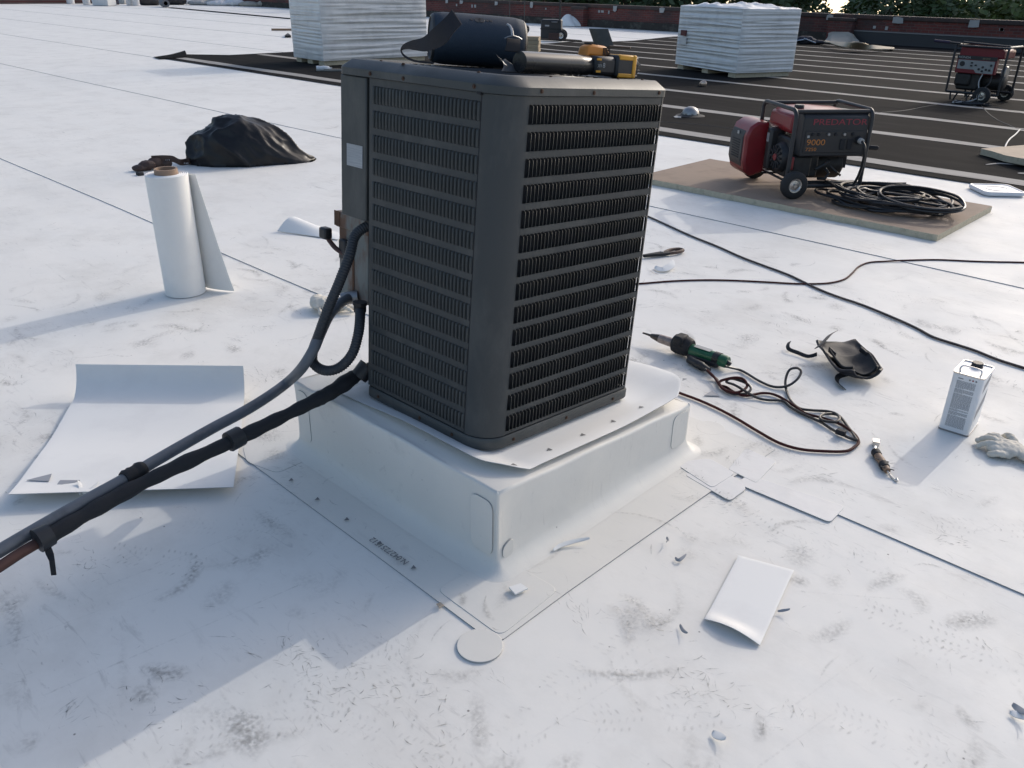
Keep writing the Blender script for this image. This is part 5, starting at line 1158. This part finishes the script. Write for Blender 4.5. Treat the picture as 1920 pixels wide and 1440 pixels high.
# stack of wooden cutoffs behind the speaker
c = base(995, 97); wd_ = thing('lumber_stack', 'short stack of pale lumber just right of the speaker', 'lumber', T(c.x, c.y, .012) @ RZ(30))
PINE = mat('pale_pine', (.42, .33, .22), .8, var=.2, vs=12, stretch=(.2, 3, 3))
for k in range(4): MB().box((-.9, -.12, .085 * k), (.22 - .01 * (k % 2), .12, .085 * k + .078)).build('board', PINE, wd_)
# water bottle by the tall stack
c = base(607, 134); wb = thing('plastic_bottle', 'clear plastic bottle lying in front of the tall wrapped stack', 'bottle', T(c.x, c.y, .05) @ RZ(62) @ RY(90))
PET = mat('crinkled_pet', (.55, .58, .60), .15, var=.3, vs=30)
MB().lathe([(0, -.13), (.045, -.13), (.05, -.11), (.046, -.04), (.05, 0), (.047, .05), (.04, .09), (.018, .12), (.018, .14), (0, .14)], 16).build('bottle', PET, wb, smooth=True)
MB().lathe([(.02, .13), (.02, .155), (0, .155)], 12).build('cap', PATCHW, wb)
c = base(630, 134.5); o = MB().box((-.35, -.03, 0), (.9, .03, .035)).build('wood_batten', STRIP); o.location = (c.x, c.y, .012); o.rotation_euler.z = rad(45); tag(o, 'thin pale batten beside the bottle behind the unit corner', 'batten')
# torn flashing and plank at the brick pier
c = G(1573, 84); tf = thing('torn_flashing', 'torn white flashing sheet peeled down from the brick pier', 'flashing', T(c.x, 26.0, .012))
CREAM = mat('weathered_cream_membrane', (.36, .33, .28), .8, var=.25, vs=3, dirt=(.2, .19, .17), damt=.5, ds=2)
TI = tf.matrix_world.inverted()
tl = [TI @ GP(px, py, (0, 26.60, 0), (0, 1, 0)) for px, py in ((1553, 62), (1560, 60), (1590, 60), (1600, 64), (1606, 74))]
bo_ = [TI @ G(px, py, .05) for px, py in ((1546, 77), (1556, 80), (1585, 80), (1600, 79), (1610, 80))]
def tfn(u, v):
    i = min(3, int(u * 4)); t = u * 4 - i; a = tl[i].lerp(tl[i + 1], t); b3 = bo_[i].lerp(bo_[i + 1], t); p = a.lerp(b3, v); return (p.x, p.y + .1 * math.sin(math.pi * v), p.z)
b = MB(); b.grid(tfn, 12, 8); b.build('hanging_sheet', CREAM, tf, smooth=True, solid=.01)
up_l = [TI @ G(px, py, z) for px, py, z in ((1546, 77, .12), (1580, 80, .2), (1610, 80, .25), (1640, 86, .16), (1676, 90.5, .06))]; lo_l = [TI @ G(px, py, z) for px, py, z in ((1550, 79, .10), (1575, 87, .12), (1605, 90, .10), (1640, 93, .08), (1676, 93, .04))]
UPs, LOs = spline(up_l, 5), spline(lo_l, 5); vs = []
for p, q2 in zip(UPs, LOs): vs += [p, q2]
b = MB(); b.add(vs, [(2 * i, 2 * i + 1, 2 * i + 3, 2 * i + 2) for i in range(len(UPs) - 1)]); b.build('peeled_board', mat('tan_peeled_sheet', (.50, .42, .31), .8, var=.15, vs=3), tf, smooth=True, solid=.05)
# tool bag heap by the wall
c = base(1500, 83); hp = thing('cloth_heap', 'small dark heap of cloth and tools at the parapet foot', 'heap', T(c.x, c.y, .012) @ RZ(20))
lump(hp, [(-.3, 0, .08, .35, .2, .1, 0), (.15, .05, .1, .3, .2, .12, 20), (.5, 0, .06, .2, .15, .07, 0)], mat('dark_blue_cloth', (.02, .022, .035), .9), 'cloth', .03, .03, 6)
b = MB(); b.tube([(-.5, -.18, .03), (.0, -.16, .1), (.2, -.2, .14)], .025, 6); b.tube([(.1, -.2, .16), (.45, -.2, .05)], .02, 6); b.build('steel_tool', STEEL, hp)
# crumpled can on the black roof
c = base(1318, 163); cr_ = thing('crushed_can', 'crumpled silver and orange can on the black roof', 'can', T(c.x, c.y, .05) @ RZ(40) @ RX(80))
MB().lathe([(0, -.09), (.045, -.09), (.055, -.07), (.04, -.02), (.055, .02), (.05, .07), (.03, .085), (0, .085)], 12).build('body', mat('silver_orange_can', (.6, .45, .35), .3, metal=.7, var=.5, vs=12), cr_, smooth=True)
# curls of white membrane at the wall foot
for px, label in ((1062, 'left of two white membrane curls at the wall foot'), (1079, 'right of two white membrane curls at the wall foot')):
    c = base(px, 50); o = MB().grid(lambda u, v: (-.32 + .64 * u, .5 * v * v, .01 + .30 * math.sin(math.pi * u) ** .8 * v + .1 * v), 10, 8).build('membrane_curl', PAPER, smooth=True, solid=.008); o.location = (c.x, c.y, .01); o.rotation_euler.z = rad(35 if px < 1070 else 55); tag(o, label, 'sheet')
# clutter at the far left end of the roof
DKB = mat('dark_bag', (.02, .02, .024), .5); BUCK = mat('white_bucket', (.6, .6, .6), .5)
def bucket(px, py, s, label, m=BUCK):
    c = base(px, py); t = thing('bucket', label, 'bucket', T(c.x, c.y, .01), 'buckets at the far end of the roof')
    MB().lathe([(0, 0), (.15 * s, 0), (.18 * s, .40 * s), (.195 * s, .40 * s), (.195 * s, .44 * s), (.17 * s, .44 * s), (.14 * s, .02)], 18).build('pail', m, t, smooth=True, sharp=40)
    MB().tube([(.18 * s * math.cos(a / 8 * 3.14), .18 * s * math.sin(a / 8 * 3.14), .38 * s - .1 * s * math.sin(a / 8 * 3.14)) for a in range(9)], .008, 5).build('bail', DSTEEL, t)
bucket(133, 7.5, 1.3, 'white bucket farthest left among the far clutter'); bucket(163, 9, 1.2, 'white bucket with dark object beside it at the far end'); bucket(182, 10, 1.4, 'pale bucket third from the left at the far end'); bucket(245, 10.5, 1.3, 'pale bucket just left of the dark tarpaulin'); bucket(256, 11, 1.1, 'small white bucket touching the dark tarpaulin')
def crate(px, py, sx, sy, h, m, label, cat, name, rz=0):
    c = base(px, py); t = thing(name, label, cat, T(c.x, c.y, .01) @ RZ(rz)); b = MB(); b.box((-sx / 2, -sy / 2, 0), (sx / 2, sy / 2, h)); b.build('body', m, t, bevel=.03)
    MB().box((-sx / 2 - .02, -sy / 2 - .02, h), (sx / 2 + .02, sy / 2 + .02, h + .05)).build('lid', m, t, bevel=.01); return t
crate(197, 11, .9, .7, .5, BUCK, 'white box between the buckets at the far end', 'box', 'storage_box', 30); crate(213, 9, .5, .4, .45, mat('navy_box', (.02, .025, .05), .6), 'small navy box among the far buckets', 'box', 'storage_box', 10); crate(226, 7, .8, .6, .4, PATCHW, 'grey box behind the navy one at the far end', 'box', 'storage_box', 40)
crate(90, 6, .5, .4, .35, mat('maroon_box', (.08, .02, .02), .6), 'small maroon box at the far left end', 'box', 'storage_box', 0)
for px, py, s, lb in ((276, 10, .9, 'large dark tarpaulin heap at the far end of the roof'), (325, 9, 1.0, 'dark tarpaulin heap right of the grey tube')):
    c = base(px, py); t = thing('tarpaulin_heap', lb, 'tarpaulin', T(c.x, c.y, .01) @ RZ(30)); lump(t, [(0, 0, .4 * s, .5 * s, .6 * s, .5 * s, 0), (.3 * s, .2, .25 * s, .4 * s, .4 * s, .3 * s, 0)], DKB, 'cloth', .06, .05, 3, px)
c = base(309, 13.5); t = thing('grey_tube', 'short grey foam tube lying at the far end of the roof', 'tube', T(c.x, c.y, .2) @ RZ(-20) @ RY(90))
MB().lathe([(.10, -.8), (.19, -.8), (.19, .8), (.10, .8), (.10, -.79)], 18).build('tube', mat('grey_foam', (.14, .14, .15), .8), t, smooth=True, sharp=40)
c = base(345, 9); o = MB().grid(lambda u, v: (-.8 + 1.6 * u, .5 * v, .03 + .9 * (1 - u) * v), 8, 6).build('white_sheet', PAPER, smooth=True, solid=.02); o.location = (c.x, c.y, .01); o.rotation_euler.z = rad(40); tag(o, 'white sheet hanging over the far clutter', 'sheet')
for k, (px, py, lb) in enumerate(((395, 10, 'low heap of grey rubble bags at the far end'), (430, 11, 'second low heap of pale bags at the far end'), (490, 12.5, 'pale torn insulation pieces by the brick corner'))):
    c = base(px, py); t = thing('debris_heap', lb, 'debris', T(c.x, c.y, .01) @ RZ(40)); lump(t, [(-.6, 0, .1, .7, .4, .14, 0), (.3, .1, .14, .6, .4, .18, 0), (.9, 0, .08, .4, .3, .1, 0)], (PATCHW, BUCK, CREAM)[k], 'pieces', .06, .05, 4, k)
chip('dark_wedge', 'small dark scrap left of the tall wrapped stack', ((534, 70), (540, 65), (546, 70)), .012, BLACKM, .05, 'scrap'); 
c = base(540, 58); o = MB().box((-.5, -.05, 0), (.5, .05, .06)).build('wood_batten', WOOD); o.location = (c.x, c.y, .01); o.rotation_euler.z = rad(60); tag(o, 'thin brown batten left of the tall wrapped stack', 'batten')
# ------------------------------------------------------------------ scuffs, boot prints, grit and painted crease shading on the membrane
def scuff_crease_mat():
    m = bpy.data.materials.new('scuff_dirt_and_crease_shade'); m.use_nodes = True; n = m.node_tree.nodes; l = m.node_tree.links; n.clear()
    o = n.new('ShaderNodeOutputMaterial'); mx = n.new('ShaderNodeMixShader'); tr = n.new('ShaderNodeBsdfTransparent'); df = n.new('ShaderNodeBsdfDiffuse')
    at = n.new('ShaderNodeAttribute'); at.attribute_name = 'amt'; geo = n.new('ShaderNodeNewGeometry'); nz = n.new('ShaderNodeTexNoise'); nz.inputs['Scale'].default_value = 90; nz.inputs['Detail'].default_value = 5; l.new(geo.outputs['Position'], nz.inputs['Vector'])
    mr = n.new('ShaderNodeMapRange'); mr.inputs[1].default_value = .35; mr.inputs[2].default_value = .68; l.new(nz.outputs[0], mr.inputs[0])
    mu = n.new('ShaderNodeMath'); mu.operation = 'MULTIPLY'; l.new(at.outputs['Fac'], mu.inputs[0]); l.new(mr.outputs[0], mu.inputs[1]); l.new(mu.outputs[0], mx.inputs[0])
    df.inputs[0].default_value = (.10, .095, .09, 1); l.new(tr.outputs[0], mx.inputs[1]); l.new(df.outputs[0], mx.inputs[2]); l.new(mx.outputs[0], o.inputs[0]); return m
SV, SF, SA = [], [], []
rs_ = random.Random(77)
FLX0, FLX1, FLY0 = -2.62, fl[8][0], min(p[1] for p in fl)
def sz(x, y):
    z = surf(x, y)
    if -2.7 < x < -.9 and 1.05 < y < 2.7: z = max(z, .0076)
    return z + .0012
def stroke(x, y, a, ln, wd, amt, bend=0.0, n=5):
    b0 = len(SV)
    for k in range(n + 1):
        t = k / n - .5; aa = a + bend * t; px = x + ln * t * math.cos(aa); py = y + ln * t * math.sin(aa); e = (1 - (2 * t) ** 2) ** .5 * wd / 2 + .0002
        nx, ny = -math.sin(aa) * e, math.cos(aa) * e; z = sz(px, py); f = amt * (1 - (2 * t) ** 2)
        SV.extend(((px + nx, py + ny, z), (px, py, z), (px - nx, py - ny, z))); SA.extend((0 if wd > .006 else f * .5, f, 0 if wd > .006 else f * .5))
    for k in range(n):
        q = b0 + 3 * k; SF.append((q, q + 1, q + 4, q + 3)); SF.append((q + 1, q + 2, q + 5, q + 4))
FPB = [G(*p).to_2d() for p in ((1310, 1175), (1424, 1225), (1495, 1070), (1384, 1040))]
def blocked(x, y):
    if all((FPB[(i + 1) % 4].x - FPB[i].x) * (y - FPB[i].y) - (FPB[(i + 1) % 4].y - FPB[i].y) * (x - FPB[i].x) > 0 for i in range(4)): return True
    return -2.43 < x < -1.28 and 1.31 < y < 2.43
def spot(xr, yr):
    while True:
        x, y = rs_.uniform(*xr), rs_.uniform(*yr)
        if not blocked(x, y): return x, y
for k in range(1500):
    x, y = spot((-5, 1.0), (-.1, 5)); stroke(x, y, rs_.uniform(0, 6.28), rs_.uniform(.008, .06), rs_.uniform(.001, .004), rs_.uniform(.12, .5), rs_.uniform(-1, 1))
for k in range(1100):
    x, y = spot((-16, 1.5), (1, 8)); stroke(x, y, rs_.gauss(.9, .9), rs_.uniform(.03, .16), rs_.uniform(.003, .012), rs_.uniform(.15, .5), rs_.uniform(-1, 1))
for k in range(500):
    x, y = spot((-30, -6), (5, 24))
    if x < -18.3 or y < 8: stroke(x, y, rs_.gauss(.9, .8), rs_.uniform(.08, .4), rs_.uniform(.01, .05), rs_.uniform(.2, .5), rs_.uniform(-1, 1))
for k in range(190):                                    # rubbed clusters
    x, y = spot((-4.2, .6), (.2, 4.6)); a = rs_.uniform(0, 6.28); R0 = rs_.uniform(.015, .06); m_ = rs_.uniform(.25, .75)
    for j in range(rs_.randint(6, 22)):
        xx, yy = x + rs_.gauss(0, R0), y + rs_.gauss(0, R0 * .6)
        if not blocked(xx, yy): stroke(xx, yy, a + rs_.gauss(0, .35), rs_.uniform(.012, .07), rs_.uniform(.001, .004), m_ * rs_.uniform(.4, 1), rs_.uniform(-.6, .6))
for k in range(380):                                    # broad soft smears
    x, y = spot((-5, 1), (0, 5)); stroke(x, y, rs_.uniform(0, 6.28), rs_.uniform(.05, .35), rs_.uniform(.012, .07), rs_.uniform(.10, .38), rs_.uniform(-1.2, 1.2), 8)
for k in range(260):
    x, y = spot((-4.5, 1), (-.1, 4.5)); stroke(x, y, rs_.uniform(0, 6.28), rs_.uniform(.05, .22), rs_.uniform(.03, .12), rs_.uniform(.12, .42), rs_.uniform(-.8, .8), 8)
def boot(px, py, ang, amt, sc=1.0):
    amt *= 1.0
    c = G(px, py); a = rad(ang); ca, sa = math.cos(a), math.sin(a)
    for r in range(17):
        t = r / 16
        if .40 < t < .52: continue
        ln = .29 * sc * (t - .5); wd_b = .048 * sc * (1 - abs(t - .72) ** 2 * 2.2) if t > .45 else .036 * sc
        for s in (-1, -.3, .4, 1):
            if rs_.random() < .25: continue
            lx, ly = ln, s * wd_b; x, y = c.x + ca * lx - sa * ly, c.y + sa * lx + ca * ly
            if not blocked(x, y): stroke(x, y, a + 1.57 + .45 * (1 if s > 0 else -1), .022 * sc, .009, amt * rs_.uniform(.3, 1))
for q in ((1730, 1180, 10, .55), (1830, 1235, 25, .28), (1395, 965, -15, .5), (475, 1360, 60, .25), (630, 1250, 75, .35), (690, 1300, 65, .4), (430, 990, 40, .2), (1580, 1040, 20, .25), (330, 757, 0, .3), (395, 757, 5, .3), (130, 400, 30, .25), (1690, 1390, 15, .3), (1120, 1250, 80, .3), (740, 1370, 30, .35), (1230, 1340, 50, .3), (900, 1400, 70, .3), (290, 1050, 30, .35), (1850, 990, 40, .3), (1460, 860, 0, .25), (60, 830, 10, .25), (560, 470, 30, .3), (1700, 560, 30, .25)): boot(*q)
for (ax_, ay_), (bx_, by_), am_ in (((84, 1305), (562, 1098), .22), ((0, 1215), (300, 1105), .14), ((200, 1100), (560, 960), .15), ((1000, 1385), (1230, 1235), .16), ((1480, 1330), (1620, 1230), .12), ((60, 800), (140, 765), .2), ((1500, 1110), (1700, 1125), .15), ((1420, 1440), (1560, 1340), .12), ((600, 500), (690, 700), .15), ((1440, 450), (1560, 470), .2)):  # long creases: their shading painted as faint dark strokes
    p_, q_ = G(ax_, ay_), G(bx_, by_); N_ = 14
    for j in range(N_):
        c = p_.lerp(q_, (j + .5) / N_)
        if not blocked(c.x, c.y): stroke(c.x, c.y, math.atan2(q_.y - p_.y, q_.x - p_.x), (q_ - p_).length / N_ * 1.3, .006, am_ * rs_.uniform(.4, 1))
for k in range(420):                                    # grit
    x, y = spot((-6, 1.2), (-.1, 7)); r0 = rs_.uniform(.0012, .0034); stroke(x, y, 0, r0 * 2.2, r0 * 2, 1.0, 0, 3)
for c_, n_, R0 in (((640, 1290), 60, .10), ((560, 1240), 40, .06), ((1290, 888), 26, .04), ((800, 1330), 60, .12), ((160, 1060), 25, .05), ((1330, 1290), 50, .07), ((300, 1330), 30, .08)):
    c = G(*c_)
    for j in range(n_):
        x, y = c.x + rs_.gauss(0, R0), c.y + rs_.gauss(0, R0 * .5)
        if not blocked(x, y): stroke(x, y, rs_.gauss(.4, 1.1), rs_.uniform(.008, .05), rs_.uniform(.001, .003), rs_.uniform(.2, .9), rs_.uniform(-1, 1))
me = bpy.data.meshes.new('scuff_and_crease_marks'); me.from_pydata(SV, [], SF); at_ = me.attributes.new('amt', 'FLOAT', 'POINT'); at_.data.foreach_set('value', SA); me.materials.append(scuff_crease_mat())
o = bpy.data.objects.new('scuff_and_crease_marks', me); COL.objects.link(o); o['kind'] = 'stuff'; o['label'] = 'dark scuffs, boot prints, grit and painted crease shading on the white membrane'
# printed lot number and triangles on the flange
lt = thing('printed_lot_number', 'small grey printed number and triangles on the flange in front of the curb', 'print', T(*G(745, 1048)[:2], .0105)); I = lt.matrix_world.inverted()
pa, pb = G(775, 1072), G(709, 1026); da = pb - pa; ra = math.degrees(math.atan2(da.y, da.x))
qa = I @ G(772, 1062); text_mesh('N.0427251512', .030, 'lettering', INK, lt, T(qa.x, qa.y - .004, .0) @ RZ(ra) @ T(.01, -.005, 0), depth=.0003, xs=.95)
for px, py in ((774, 1070), (711, 1024), (649, 979), (594, 941), (545, 905)):
    c = I @ G(px, py); b = MB(); b.add([(c.x - .008, c.y + .010, .0004), (c.x + .010, c.y + .006, .0004), (c.x, c.y - .008, .0004)], [(0, 1, 2)]); b.build('printed_triangle', INK, lt)
